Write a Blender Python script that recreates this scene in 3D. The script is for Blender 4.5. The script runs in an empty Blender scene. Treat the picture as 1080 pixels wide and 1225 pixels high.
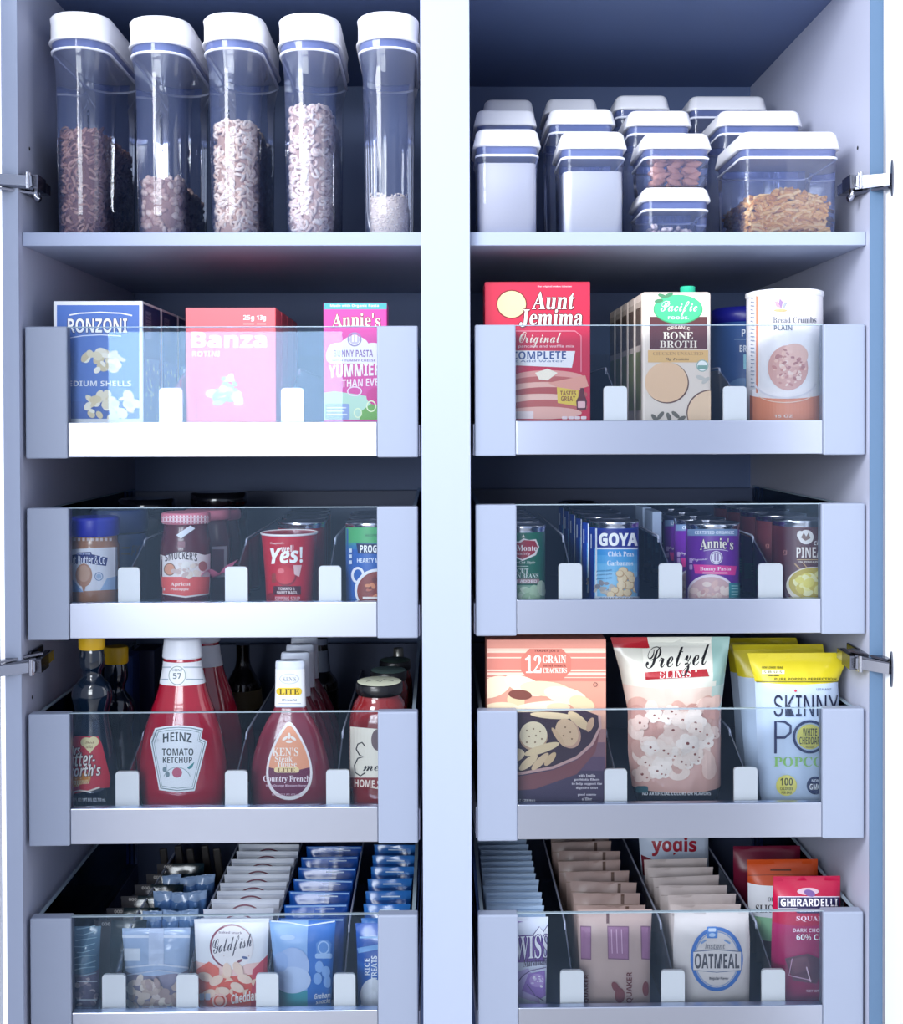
import bpy, bmesh, math, random
from math import sin, cos, tan, pi, sqrt, radians, asin, acos, atan2
from mathutils import Vector, Matrix
rnd = random.Random(7)
SC = bpy.context.scene
COL = SC.collection

# ------------------------------------------------------------------ camera
F = 1346.0                      # focal length in photo pixels (frame 1080 x 1225)
D = 1.53                        # camera to the front edge of the shelves
YAW, PITCH, ROLL = radians(0.8), radians(0.6), radians(0.17)
PPU, PPV = 540.0, 519.0
EYE = Vector((0.0, -D, 1.35))
_f = Vector((sin(YAW)*cos(PITCH), cos(YAW)*cos(PITCH), -sin(PITCH)))
_r0 = Vector((cos(YAW), -sin(YAW), 0.0))
_u0 = _r0.cross(_f)
_r = _r0*cos(ROLL) - _u0*sin(ROLL)
_u = _u0*cos(ROLL) + _r0*sin(ROLL)
cd = bpy.data.cameras.new('camera'); cam = bpy.data.objects.new('camera', cd); COL.objects.link(cam)
cd.sensor_fit = 'HORIZONTAL'; cd.sensor_width = 36.0; cd.lens = F/1080.0*36.0
cd.shift_x = 0.0; cd.shift_y = (PPV-612.5)/1080.0
cd.clip_start = 0.05; cd.clip_end = 50
cam.matrix_world = Matrix(((_r.x, _u.x, -_f.x, EYE.x), (_r.y, _u.y, -_f.y, EYE.y), (_r.z, _u.z, -_f.z, EYE.z), (0, 0, 0, 1)))
SC.camera = cam

def at(u, v, Y):
    """the point of the plane at depth Y that the photo shows at pixel (u, v)"""
    d = _f + _r*((u-PPU)/F) - _u*((v-PPV)/F)
    t = (Y-EYE.y)/d.y
    return EYE + d*t
def K(Y): return (D+Y)/F        # metres per pixel at depth Y

# ------------------------------------------------------------------ light and exposure
SC.view_settings.view_transform = 'Standard'; SC.view_settings.look = 'None'
SC.view_settings.gamma = 1.0; SC.view_settings.use_curve_mapping = False
SC.view_settings.exposure = 0.5
SC.cycles.transparent_max_bounces = 40
SC.cycles.max_bounces = 8
SC.cycles.caustics_reflective = False; SC.cycles.caustics_refractive = False
W = bpy.data.worlds.new('room_light'); SC.world = W; W.use_nodes = True
# the room behind the photographer: bright on the left, dim on the right
_n = W.node_tree; bg = _n.nodes['Background']; bg.inputs[1].default_value = 0.8
_tc = _n.nodes.new('ShaderNodeTexCoord'); _sx = _n.nodes.new('ShaderNodeSeparateXYZ'); _cr = _n.nodes.new('ShaderNodeValToRGB'); _mr = _n.nodes.new('ShaderNodeMapRange')
_mr.inputs[1].default_value = -1; _mr.inputs[2].default_value = 1
_cr.color_ramp.elements[0].position = .46; _cr.color_ramp.elements[0].color = (1.22, 1.26, 1.36, 1)
_cr.color_ramp.elements[1].position = .56; _cr.color_ramp.elements[1].color = (.44, .51, .68, 1)
_n.links.new(_tc.outputs['Generated'], _sx.inputs[0]); _n.links.new(_sx.outputs[0], _mr.inputs[0]); _n.links.new(_mr.outputs[0], _cr.inputs[0]); _cz = _n.nodes.new('ShaderNodeValToRGB'); _mx = _n.nodes.new('ShaderNodeMixRGB'); _mx.blend_type = 'MULTIPLY'; _mx.inputs[0].default_value = 1
_cz.color_ramp.elements[0].position = .14; _cz.color_ramp.elements[0].color = (.3, .32, .36, 1); _cz.color_ramp.elements[1].position = .38; _cz.color_ramp.elements[1].color = (1, 1, 1, 1)
_mz = _n.nodes.new('ShaderNodeMapRange'); _mz.inputs[1].default_value = -1; _mz.inputs[2].default_value = 1
_n.links.new(_sx.outputs[2], _mz.inputs[0]); _n.links.new(_mz.outputs[0], _cz.inputs[0])
_n.links.new(_cr.outputs[0], _mx.inputs[1]); _n.links.new(_cz.outputs[0], _mx.inputs[2]); _n.links.new(_mx.outputs[0], bg.inputs[0])
def area(name, loc, target, sx, sy, power, col):
    l = bpy.data.lights.new(name, 'AREA'); l.shape = 'RECTANGLE'; l.size = sx; l.size_y = sy; l.energy = power; l.color = col
    o = bpy.data.objects.new(name, l); COL.objects.link(o); o.location = loc
    o.rotation_euler = (Vector(target)-Vector(loc)).to_track_quat('-Z', 'Y').to_euler()
    return o
# daylight through the window panes of the wall behind the photographer, and a ceiling lamp
for i, (wx, wz) in enumerate([(-2.0, 2.12), (-0.9, 2.12), (-2.0, 1.45), (-0.9, 1.45)]):
    area('window_daylight', (wx, -3.3, wz), (wx, 0, wz), 1.0, 0.58, 15.0, (0.86, 0.93, 1.0))
area('ceiling_lamp', (-1.2, -1.4, 2.42), (0.0, 0, 1.45), 1.1, 0.8, 41, (0.92, 0.95, 1.0))

# ------------------------------------------------------------------ materials
def lin(c):
    c = c.lstrip('#'); v = [int(c[i:i+2], 16)/255 for i in (0, 2, 4)]
    return [x/12.92 if x <= .04045 else ((x+.055)/1.055)**2.4 for x in v]
_mats = {}
def M(hexc, rough=0.45, metal=0.0, bump=0.0, scale=60, spec=0.5, coat=0.0, var=0.0):
    key = (hexc, rough, metal, bump, scale, spec, coat, var)
    if key in _mats: return _mats[key]
    m = bpy.data.materials.new('paint_%d' % len(_mats)); m.use_nodes = True
    nt = m.node_tree; b = nt.nodes['Principled BSDF']
    b.inputs['Base Color'].default_value = (*lin(hexc), 1); b.inputs['Roughness'].default_value = rough
    b.inputs['Metallic'].default_value = metal; b.inputs['Specular IOR Level'].default_value = spec
    b.inputs['Coat Weight'].default_value = coat
    if bump or var:
        tc = nt.nodes.new('ShaderNodeTexCoord'); n = nt.nodes.new('ShaderNodeTexNoise'); n.inputs['Scale'].default_value = scale; n.inputs['Detail'].default_value = 3
        nt.links.new(tc.outputs['Object'], n.inputs['Vector'])
        if bump:
            bp = nt.nodes.new('ShaderNodeBump'); bp.inputs['Strength'].default_value = bump; bp.inputs['Distance'].default_value = 0.004
            nt.links.new(n.outputs['Fac'], bp.inputs['Height']); nt.links.new(bp.outputs['Normal'], b.inputs['Normal'])
        if var:
            r = nt.nodes.new('ShaderNodeMixRGB'); r.blend_type = 'MULTIPLY'; r.inputs[0].default_value = 1
            r.inputs[1].default_value = (*lin(hexc), 1)
            cr = nt.nodes.new('ShaderNodeValToRGB'); cr.color_ramp.elements[0].color = (1-var, 1-var, 1-var, 1); cr.color_ramp.elements[0].position = .35
            cr.color_ramp.elements[1].color = (1, 1, 1, 1); cr.color_ramp.elements[1].position = .65
            nt.links.new(n.outputs['Fac'], cr.inputs[0]); nt.links.new(cr.outputs[0], r.inputs[2]); nt.links.new(r.outputs[0], b.inputs['Base Color'])
    _mats[key] = m
    return m
def clear(tint, ior=1.45, rough=0.03, refl='#ffffff', key=None, milk=0.0, milkc='#dfe6ff'):
    """thin clear sheet: what lies behind it shows through, the room mirrors in it; milk adds a little scatter"""
    k = ('clear', tint, ior, rough, refl, milk, milkc)
    if k in _mats: return _mats[k]
    m = bpy.data.materials.new('clear_%d' % len(_mats)); m.use_nodes = True; nt = m.node_tree; nt.nodes.clear()
    o = nt.nodes.new('ShaderNodeOutputMaterial'); mx = nt.nodes.new('ShaderNodeMixShader'); t = nt.nodes.new('ShaderNodeBsdfTransparent')
    g = nt.nodes.new('ShaderNodeBsdfGlossy'); f = nt.nodes.new('ShaderNodeFresnel'); f.inputs[0].default_value = ior
    t.inputs[0].default_value = (*lin(tint), 1); g.inputs[0].default_value = (*lin(refl), 1); g.inputs[1].default_value = rough
    nt.links.new(f.outputs[0], mx.inputs[0]); nt.links.new(g.outputs[0], mx.inputs[2])
    if milk:
        mm = nt.nodes.new('ShaderNodeMixShader'); df = nt.nodes.new('ShaderNodeBsdfDiffuse'); df.inputs[0].default_value = (*lin(milkc), 1)
        mm.inputs[0].default_value = milk
        nt.links.new(t.outputs[0], mm.inputs[1]); nt.links.new(df.outputs[0], mm.inputs[2]); nt.links.new(mm.outputs[0], mx.inputs[1])
    else: nt.links.new(t.outputs[0], mx.inputs[1])
    nt.links.new(mx.outputs[0], o.inputs[0]); _mats[k] = m
    return m

# ------------------------------------------------------------------ objects
def thing(name, label, cat, loc=(0, 0, 0), group=None, kind=None, rot=None):
    o = bpy.data.objects.new(name, None); COL.objects.link(o); o.location = loc; o.empty_display_size = .02
    if rot: o.rotation_euler = rot
    o['label'] = label; o['category'] = cat
    if group: o['group'] = group
    if kind: o['kind'] = kind
    return o
def tag(o, label, cat, group=None, kind=None):
    o['label'] = label; o['category'] = cat
    if group: o['group'] = group
    if kind: o['kind'] = kind
    return o
def kids(o): return [c for c in KID.get(o.name, [])]
KID = {}
def link(name, me, parent=None, loc=None):
    o = bpy.data.objects.new(name, me); COL.objects.link(o)
    if parent is not None: o.parent = parent; KID.setdefault(parent.name, []).append(o)
    if loc is not None: o.location = loc
    return o
def copy_tree(o, parent=None, skip=()):
    c = o.copy(); COL.objects.link(c)
    if parent is not None: c.parent = parent; KID.setdefault(parent.name, []).append(c)
    for ch in kids(o):
        if ch.name.split('.')[0] not in skip: copy_tree(ch, c)
    return c
ORD = ['first', 'second', 'third', 'fourth', 'fifth', 'sixth', 'seventh', 'eighth', 'ninth', 'tenth', 'eleventh', 'twelfth', 'thirteenth', 'fourteenth', 'fifteenth', 'sixteenth']
def row(src, n, dy, label, dx=0.0, jx=0.0, jr=0.0, dz=0.0, skip=()):
    """n more of a thing filed behind it; label has %s for the ordinal (the front one is the first)"""
    out = []
    for i in range(1, n+1):
        c = copy_tree(src, skip=skip); c.location = src.location + Vector((dx*i + rnd.uniform(-jx, jx), dy*i, dz*i))
        if jr: c.rotation_euler = (src.rotation_euler.x + rnd.uniform(-jr, jr)*.1, src.rotation_euler.y + rnd.uniform(-jr, jr)*.2, src.rotation_euler.z + rnd.uniform(-jr, jr))
        c['label'] = label % ORD[i]
        out.append(c)
    return out

class MB:
    """collects faces with materials, links them as ONE mesh object"""
    def __init__(s): s.v = []; s.f = []; s.m = []; s.sm = []; s.mats = []
    def mi(s, m):
        if m not in s.mats: s.mats.append(m)
        return s.mats.index(m)
    def add(s, vs, fs, m, smooth=False):
        b = len(s.v); s.v += [tuple(v) for v in vs]; i = s.mi(m)
        for f in fs: s.f.append([x+b for x in f]); s.m.append(i); s.sm.append(smooth)
        return s
    def bm(s, b, m, smooth=False):
        b.verts.index_update()
        return s.add([v.co for v in b.verts], [[v.index for v in f.verts] for f in b.faces], m, smooth)
    def box(s, x0, x1, y0, y1, z0, z1, m, bev=0.0, seg=2):
        b = bmesh.new(); bmesh.ops.create_cube(b, size=1.0)
        for v in b.verts: v.co = Vector(((x0+x1)/2+v.co.x*(x1-x0), (y0+y1)/2+v.co.y*(y1-y0), (z0+z1)/2+v.co.z*(z1-z0)))
        if bev: bmesh.ops.bevel(b, geom=list(b.edges), offset=bev, segments=seg, profile=.5, affect='EDGES')
        s.bm(b, m, False); b.free(); return s
    def loft(s, rings, m, cap0=True, cap1=True, smooth=True, closed=True):
        n = len(rings[0]); vs = [p for r in rings for p in r]; fs = []
        for i in range(len(rings)-1):
            for j in range(n if closed else n-1):
                k = (j+1) % n; fs.append([i*n+j, i*n+k, (i+1)*n+k, (i+1)*n+j])
        s.add(vs, fs, m, smooth)
        if cap0: s.add(rings[0], [list(range(n))[::-1]], m, False)
        if cap1: s.add(rings[-1], [list(range(n))], m, False)
        return s
    def lathe(s, prof, m, seg=32, cx=0, cy=0, sy=1.0, cap0=True, cap1=True, smooth=True):
        rings = [[(cx+r*cos(2*pi*j/seg), cy+r*sy*sin(2*pi*j/seg), z) for j in range(seg)] for z, r in prof]
        return s.loft(rings, m, cap0, cap1, smooth)
    def tube(s, pts, r, m, seg=8):
        rings = []
        for i, p in enumerate(pts):
            p = Vector(p); a = Vector(pts[max(i-1, 0)]); b = Vector(pts[min(i+1, len(pts)-1)]); t = (b-a).normalized()
            x = t.cross(Vector((0, 0, 1)));  x = x.normalized() if x.length > 1e-4 else Vector((1, 0, 0)); y = t.cross(x)
            rings.append([p + (x*cos(2*pi*j/seg)+y*sin(2*pi*j/seg))*r for j in range(seg)])
        return s.loft(rings, m)
    def grid(s, fn, nu, nv, m, smooth=True):
        vs = [fn(i/nu, j/nv) for j in range(nv+1) for i in range(nu+1)]
        fs = [[j*(nu+1)+i, j*(nu+1)+i+1, (j+1)*(nu+1)+i+1, (j+1)*(nu+1)+i] for j in range(nv) for i in range(nu)]
        return s.add(vs, fs, m, smooth)
    def build(s, name, parent=None, loc=None, fix=True):
        me = bpy.data.meshes.new(name); me.from_pydata(s.v, [], s.f)
        for m in s.mats: me.materials.append(m)
        me.polygons.foreach_set('material_index', s.m); me.polygons.foreach_set('use_smooth', s.sm); me.update()
        if fix:
            b = bmesh.new(); b.from_mesh(me); bmesh.ops.recalc_face_normals(b, faces=b.faces); b.to_mesh(me); b.free()
        return link(name, me, parent, loc)
def rrect(w, l, r, z, n=6, cx=0, cy=0):
    r = max(min(r, w/2-1e-5, l/2-1e-5), 1e-5); out = []
    for sx, sy, a0 in ((1, 1, 0), (-1, 1, pi/2), (-1, -1, pi), (1, -1, 3*pi/2)):
        for i in range(n+1):
            a = a0+pi/2*i/n; out.append((cx+sx*(w/2-r)+r*cos(a), cy+sy*(l/2-r)+r*sin(a), z))
    return out

# ------------------------------------------------------------------ printed matter
import os
_fp = os.path.join(bpy.utils.system_resource('DATAFILES'), 'fonts')
_fonts = {}
def font(k):
    if k not in _fonts:
        _fonts[k] = None
        try: _fonts[k] = bpy.data.fonts.load(os.path.join(_fp, {'math': 'NotoSansMath-Regular.woff2', 'inter': 'Inter.woff2', 'mono': 'DejaVuSansMono.woff2'}[k]))
        except Exception: pass
    return _fonts[k]
def alpha(s, A, a, d):
    o = ''
    for c in s:
        if 'A' <= c <= 'Z' and A: o += chr(A+ord(c)-65)
        elif 'a' <= c <= 'z' and a: o += chr(a+ord(c)-97)
        elif '0' <= c <= '9' and d: o += chr(d+ord(c)-48)
        else: o += c
    return o
STY = {'sans': (None, 0, 0, 0), 'bold': ('math', 0x1D5D4, 0x1D5EE, 0x1D7EC), 'serif': ('math', 0x1D400, 0x1D41A, 0x1D7CE), 'script': ('math', 0x1D4D0, 0x1D4EA, 0x1D7CE),
       'bi': ('math', 0x1D63C, 0x1D656, 0x1D7EC), 'si': ('math', 0x1D468, 0x1D482, 0x1D7CE), 'thin': ('inter', 0, 0, 0)}
_tc = {}
def glyphs(txt, style, fat):
    k = (txt, style, fat)
    if k in _tc: return _tc[k]
    fk, A, a, d = STY[style]
    cu = bpy.data.curves.new('t', 'FONT'); f = font(fk) if fk else None
    if f: cu.font = f; cu.body = alpha(txt, A, a, d)
    else: cu.body = txt
    cu.resolution_u = 3; cu.offset = fat
    o = bpy.data.objects.new('t', cu); COL.objects.link(o)
    dg = bpy.context.evaluated_depsgraph_get(); me = bpy.data.meshes.new_from_object(o.evaluated_get(dg))
    vs = [(v.co.x, v.co.y) for v in me.vertices]; fs = [list(p.vertices) for p in me.polygons]
    bpy.data.objects.remove(o); bpy.data.curves.remove(cu); bpy.data.meshes.remove(me)
    if vs:
        x0 = min(v[0] for v in vs); x1 = max(v[0] for v in vs); y0 = min(v[1] for v in vs); y1 = max(v[1] for v in vs)
        vs = [((x-x0)/max(x1-x0, 1e-6), (y-y0)/max(y1-y0, 1e-6)) for x, y in vs]
    _tc[k] = (vs, fs)
    return _tc[k]
class Print:
    """ink on a surface: shapes are given where the photo shows them (pixels); surf(x, z) gives the surface's depth there"""
    def __init__(s, loc, surf, su=0, sv=0, clip=None, it=6, base=0.00015, xlim=None):
        s.xlim = xlim; s.nodes = {}
        s.loc = Vector(loc); s.surf = surf; s.su = su; s.sv = sv; s.sh = []; s.clip = clip; s.it = it; s.lay = 0; s.base = base
    def poly(s, pts, c): s.sh.append(([tuple(p) for p in pts], [list(range(len(pts)))], c)); return s
    def rect(s, u0, v0, u1, v1, c): return s.poly([(u0, v1), (u1, v1), (u1, v0), (u0, v0)], c)
    def rr(s, u0, v0, u1, v1, r, c):
        p = rrect(u1-u0, v1-v0, r, 0, 4, (u0+u1)/2, (v0+v1)/2); return s.poly([(a, b) for a, b, _ in p][::-1], c)
    def ell(s, u, v, ru, rv, c, n=24, rot=0):
        a = radians(rot); pts = []
        for i in range(n):
            t = -2*pi*i/n; x = ru*cos(t); y = rv*sin(t); pts.append((u+x*cos(a)-y*sin(a), v+x*sin(a)+y*cos(a)))
        return s.poly(pts, c)
    def ring(s, u, v, ru, rv, w, c, n=28, a0=0, a1=360):
        vs = []; fs = []
        for i in range(n+1):
            t = radians(a0+(a1-a0)*i/n)
            vs += [(u+ru*cos(t), v+rv*sin(t)), (u+(ru-w)*cos(t), v+(rv-w)*sin(t))]
        for i in range(n): fs.append([2*i, 2*i+1, 2*i+3, 2*i+2])
        s.sh.append((vs, fs, c)); return s
    def line(s, pts, w, c):
        vs = []; fs = []
        for i, p in enumerate(pts):
            a = pts[max(i-1, 0)]; b = pts[min(i+1, len(pts)-1)]; dx, dy = b[0]-a[0], b[1]-a[1]; l = sqrt(dx*dx+dy*dy) or 1
            vs += [(p[0]-dy/l*w/2, p[1]+dx/l*w/2), (p[0]+dy/l*w/2, p[1]-dx/l*w/2)]
        for i in range(len(pts)-1): fs.append([2*i, 2*i+2, 2*i+3, 2*i+1])
        s.sh.append((vs, fs, c)); return s
    def text(s, t, u0, v0, u1, v1, c, style='bold', fat=0.0, arc=0.0, rise=0.0, shear=0.0, rot=0):
        vs, fs = glyphs(t, style, fat); w = u1-u0; h = v1-v0; out = []
        for x, y in vs:
            if rot == 90: u = u0+(1-y)*w; v = v1-x*h       # reads upwards
            else:
                u = u0+x*w+shear*y*h; v = v1-y*h-arc*(1-(2*x-1)**2)-rise*x
            out.append((u, v))
        s.sh.append((out, fs, c)); return s
    def solve(s, u, w):
        Y = s.surf(None, None)
        for _ in range(s.it):
            p = at(u, w, Y); Y2 = s.surf(p.x, p.z)
            if abs(Y2-Y) < 1e-6: break
            Y = Y2
        p = at(u, w, Y)
        if s.xlim:
            lo, hi = s.xlim(p.z); p.x = min(max(p.x, lo), hi)
        return p
    def place(s, u, w, off):
        if not s.su: return at(u, w, s.surf(None, None)-off)-s.loc
        i = math.floor(u/s.su+1e-9); j = math.floor(w/s.sv+1e-9); c = []
        for a, b in ((i, j), (i+1, j), (i, j+1), (i+1, j+1)):
            if (a, b) not in s.nodes: s.nodes[(a, b)] = s.solve(a*s.su, b*s.sv)
            c.append(s.nodes[(a, b)])
        q = u/s.su-i; r = w/s.sv-j
        p = (c[0]*(1-q)+c[1]*q)*(1-r)+(c[2]*(1-q)+c[3]*q)*r
        return p-Vector((0, off, 0))-s.loc
    def mesh(s):
        mb = MB(); LAY = min(.00008, .0035/len(s.sh)) if s.su else min(.00004, .002/len(s.sh))
        if s.su and not s.sv: s.sv = 6
        for k, (vs, fs, c) in enumerate(s.sh):
            m = c if not isinstance(c, str) else M(c)
            b = bmesh.new(); bv = [b.verts.new((u, v, 0)) for u, v in vs]
            for f in fs:
                try: b.faces.new([bv[i] for i in f])
                except ValueError: pass
            us = [v[0] for v in vs]; ws = [v[1] for v in vs]
            cuts = []
            if s.su:
                q = math.ceil(min(us)/s.su)*s.su
                while q < max(us): cuts.append(((q, 0, 0), (1, 0, 0))); q += s.su
            if s.sv:
                q = math.ceil(min(ws)/s.sv)*s.sv
                while q < max(ws): cuts.append(((0, q, 0), (0, 1, 0))); q += s.sv
            if cuts: bmesh.ops.triangulate(b, faces=[f for f in b.faces if len(f.verts) > 4])
            for co, no in cuts: bmesh.ops.bisect_plane(b, geom=list(b.verts)+list(b.edges)+list(b.faces), dist=1e-6, plane_co=co, plane_no=no)
            if s.clip:
                for co, no in s.clip:   # keep the side the normal points away from
                    bmesh.ops.bisect_plane(b, geom=list(b.verts)+list(b.edges)+list(b.faces), dist=1e-6, plane_co=co, plane_no=no, clear_outer=True)
            off = s.base+LAY*k
            for v in b.verts: v.co = s.place(v.co.x, v.co.y, off)
            for f in list(b.faces):
                if f.normal.length == 0: f.normal_update()
            b.normal_update()
            for f in b.faces:
                if f.normal.y > 0: f.normal_flip()
            mb.bm(b, m, False); b.free()
        return mb
    def build(s, name, parent): return s.mesh().build(name, parent, fix=False)
def flat(Y): return lambda x, z: Y
def cyl(cx, cy, r, sy=1.0):
    """front of an upright round thing; r is a radius or r(z)"""
    def f(x, z):
        rr = r(z) if callable(r) and z is not None else (r(None) if callable(r) else r)
        if x is None: return cy-rr*sy
        q = max(-.985, min(.985, (x-cx)/rr)); return cy-rr*sy*sqrt(1-q*q)
    return f

# ------------------------------------------------------------------ the setting
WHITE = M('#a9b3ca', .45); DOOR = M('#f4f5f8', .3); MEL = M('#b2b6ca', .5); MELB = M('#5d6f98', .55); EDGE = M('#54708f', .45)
SHELF_M = M('#a0abc6', .45); DARK = M('#050608', .8); CHROME = M('#b8bac4', .18, 1.0); CHROME_D = M('#6c6f7c', .25, 1.0)
YF = -0.012                      # front edge of the carcass panels
YB = 0.565                       # back wall
xl0 = at(3, 300, YF).x; xl1 = at(22.5, 300, YF).x
xm0 = at(503.5, 300, YF).x; xm1 = at(562, 300, YF).x
xr0 = at(1040, 300, YF).x; xr1 = at(1056, 300, YF).x
ZTOP = at(800, 104, YB).z; ZSH = at(800, 277.5, 0).z; ZSHB = at(800, 293.5, 0).z; ZBOT = 0.12
fl = MB().box(-3, 3, -4, 1.0, -.05, 0, M('#b9b4ae', .4, var=.2, scale=6)).build('floor'); fl['kind'] = 'structure'
wb = MB().box(-3, 3, YB+.02, YB+.12, 0, 2.7, M('#e6e6ea', .7, bump=.1)).build('wall_back'); wb['kind'] = 'structure'

def holes(mb, x, sgn, spots):
    for u, v in spots:
        d = _f + _r*((u-PPU)/F) - _u*((v-PPV)/F); t = (x-EYE.x)/d.x; p = EYE+d*t
        ring = [(x+sgn*.0004, p.y+.0028*cos(2*pi*j/12), p.z+.0028*sin(2*pi*j/12)) for j in range(12)]
        mb.add(ring, [list(range(12))], DARK)
def carcass(label, xa, xb, ta, tb, holes_a, holes_b):
    t = thing('pantry_cabinet', label, 'cabinet', ((xa+xb)/2, 0, 0), 'tall pantry cabinets'); o = Vector(t.location)
    def P(name, mb): return mb.build(name, t, loc=-o)
    for x0, x1, hs, sg, xf in ((xa-ta, xa, holes_a, 1, xa), (xb, xb+tb, holes_b, -1, xb)):
        mb = MB().box(x0, x1, YF, YB, 0, ZTOP+.018, MEL)
        holes(mb, xf, sg, hs)
        P('side_panel', mb)
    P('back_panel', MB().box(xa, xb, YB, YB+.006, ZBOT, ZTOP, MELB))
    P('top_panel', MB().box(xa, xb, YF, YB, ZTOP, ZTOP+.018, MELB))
    P('bottom_panel', MB().box(xa, xb, YF, YB, ZBOT-.018, ZBOT, MEL))
    P('toe_kick', MB().box(xa, xb, .04, .055, 0, ZBOT-.018, MEL))
    return t
cabL = carcass('left tall pantry cabinet with cereal shelf over four drawers', xl1, xm0+.004, xl1-xl0, .016, [(35, 178), (38.5, 834)], [])
cabR = carcass('right tall pantry cabinet with canister shelf over four drawers', xm1-.004, xr0, .016, xr1-xr0, [], [(1026, 177)])
# edge strips on panel fronts: left white, right with shade painted in blue
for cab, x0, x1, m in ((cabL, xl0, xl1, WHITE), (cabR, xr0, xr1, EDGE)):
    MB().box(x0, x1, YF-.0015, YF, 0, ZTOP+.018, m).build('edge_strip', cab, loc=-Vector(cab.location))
st = MB().box(xm0, xm1, YF-.004, YF-.0003, 0, ZTOP+.018, WHITE, bev=.0008).build('filler_strip')
tag(st, 'white vertical filler strip between the two pantry cabinets', 'trim strip')
for x0, x1, lab in ((xl1+.0004, xm0+.0036, 'grey shelf under the tall cereal dispensers'), (xm1-.0036, xr0-.0004, 'grey shelf under the square food canisters')):
    s = MB().box(x0, x1, 0, YB-.001, ZSHB, ZSH, SHELF_M, bev=.0008).build('shelf'); tag(s, lab, 'shelf', 'pantry shelves')

# doors stand open on both sides
def door(cab, side):
    o = -Vector(cab.location); ang = radians(5)
    if side < 0: hx = xl0-.004
    else: hx = xr1+.0018
    L = .55; T = .02
    dx, dy = side*sin(ang), -cos(ang); nx, ny = side*cos(ang), sin(ang)
    y0 = YF-.006
    def pt(a, b): return (hx+dx*a+nx*b, y0+dy*a+ny*b)
    mb = MB(); ring = [pt(0, 0), pt(L, 0), pt(L, T), pt(0, T)]
    mb.loft([[(x, y, .05) for x, y in ring], [(x, y, ZTOP+.015) for x, y in ring]], DOOR, smooth=False)
    d = mb.build('door', cab, loc=o)
    return pt
ptL = door(cabL, -1); ptR = door(cabR, 1)
def hinge(cab, side, pts, drop, up):
    """concealed hinge: body on the side wall, two links to the cup in the door; pts in pixels: wall end, knuckle, door end"""
    o = -Vector(cab.location)
    h = bpy.data.objects.new('hinge', None); COL.objects.link(h); h.parent = cab; h.location = o; KID.setdefault(cab.name, []).append(h)
    xw = xl1 if side < 0 else xr0
    (ua, va), (ub, vb), (uc, vc) = pts
    A = at(ua, va, .05); B = at(ub, vb, .0); C = at(uc, vc, YF-.02)
    inn = -side
    A.x = xw+inn*.016; B.x = xw+inn*.014; C.x = (xr1+.0012 if side > 0 else xl0-.0034)+side*sin(radians(5))*.014
    # mounting plate and arm
    mb = MB(); mb.box(min(xw, xw+inn*.004), max(xw, xw+inn*.004), .012, .062, A.z-.012, A.z+.012, CHROME_D, bev=.001)
    mb.build('mounting_plate', h)
    def bar(P, Q, w, hgt, m, mb):
        P = Vector(P); Q = Vector(Q); t = (Q-P).normalized(); s = t.cross(Vector((0, 0, 1))).normalized(); n = s.cross(t)
        mb.loft([[X+s*a*w/2+n*b*hgt/2 for a, b in ((-1, -1), (1, -1), (1, 1), (-1, 1))] for X in (P, Q)], m, smooth=False)
    mb = MB(); bar(A, B, .012, .014, CHROME, mb); bar(A+(B-A)*.45, B, .016, .019, CHROME_D, mb)
    bar(A+(B-A)*.1+Vector((0, 0, .0072)), A+(B-A)*.4+Vector((0, 0, .0072)), .006, .002, CHROME_D, mb); mb.build('arm', h)
    mb = MB(); zs = Vector((0, 0, 1))
    for q in (-.5, .5): mb.lathe([(B.z-.011, .003), (B.z+.011, .003)], CHROME, 10, B.x+side*.004, B.y-.004+q*.006)
    bar(B+side*Vector((.002, 0, 0)), C, .008, .014, CHROME, mb)
    bar(B+zs*up*.010, C+zs*up*.007, .006, .003, CHROME_D, mb); bar(B+zs*up*.014+Vector((0, .02, 0)), C+zs*up*.012, .012, .003, CHROME_D, mb)
    mb.build('link', h)
    mb = MB(); cx = C.x; seg = 24
    ring = lambda x, r: [(x, C.y-.004+r*.14*cos(2*pi*j/seg), C.z+r*sin(2*pi*j/seg)) for j in range(seg)]
    mb.loft([ring(cx-side*.0008, .024), ring(cx+side*.002, .024)], CHROME_D); mb.build('cup', h)
    if drop:
        mb = MB(); p = B+Vector((0, .014, -.014)); mb.tube([p+Vector((0, 0, .012)), p, p+Vector((inn*.002, 0, -.006)), p+Vector((inn*.006, 0, -.008))], .0042, CHROME, 10); mb.build('depth_screw', h)
hinge(cabR, 1, [(988, 229), (1020, 217), (1055, 214)], True, -1)
hinge(cabR, 1, [(985, 781), (1020, 793), (1055, 800)], False, 1)
hinge(cabL, -1, [(68, 229), (28, 217), (0, 214)], True, -1)
hinge(cabL, -1, [(72, 783), (34, 797), (1, 803)], False, 1)

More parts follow.
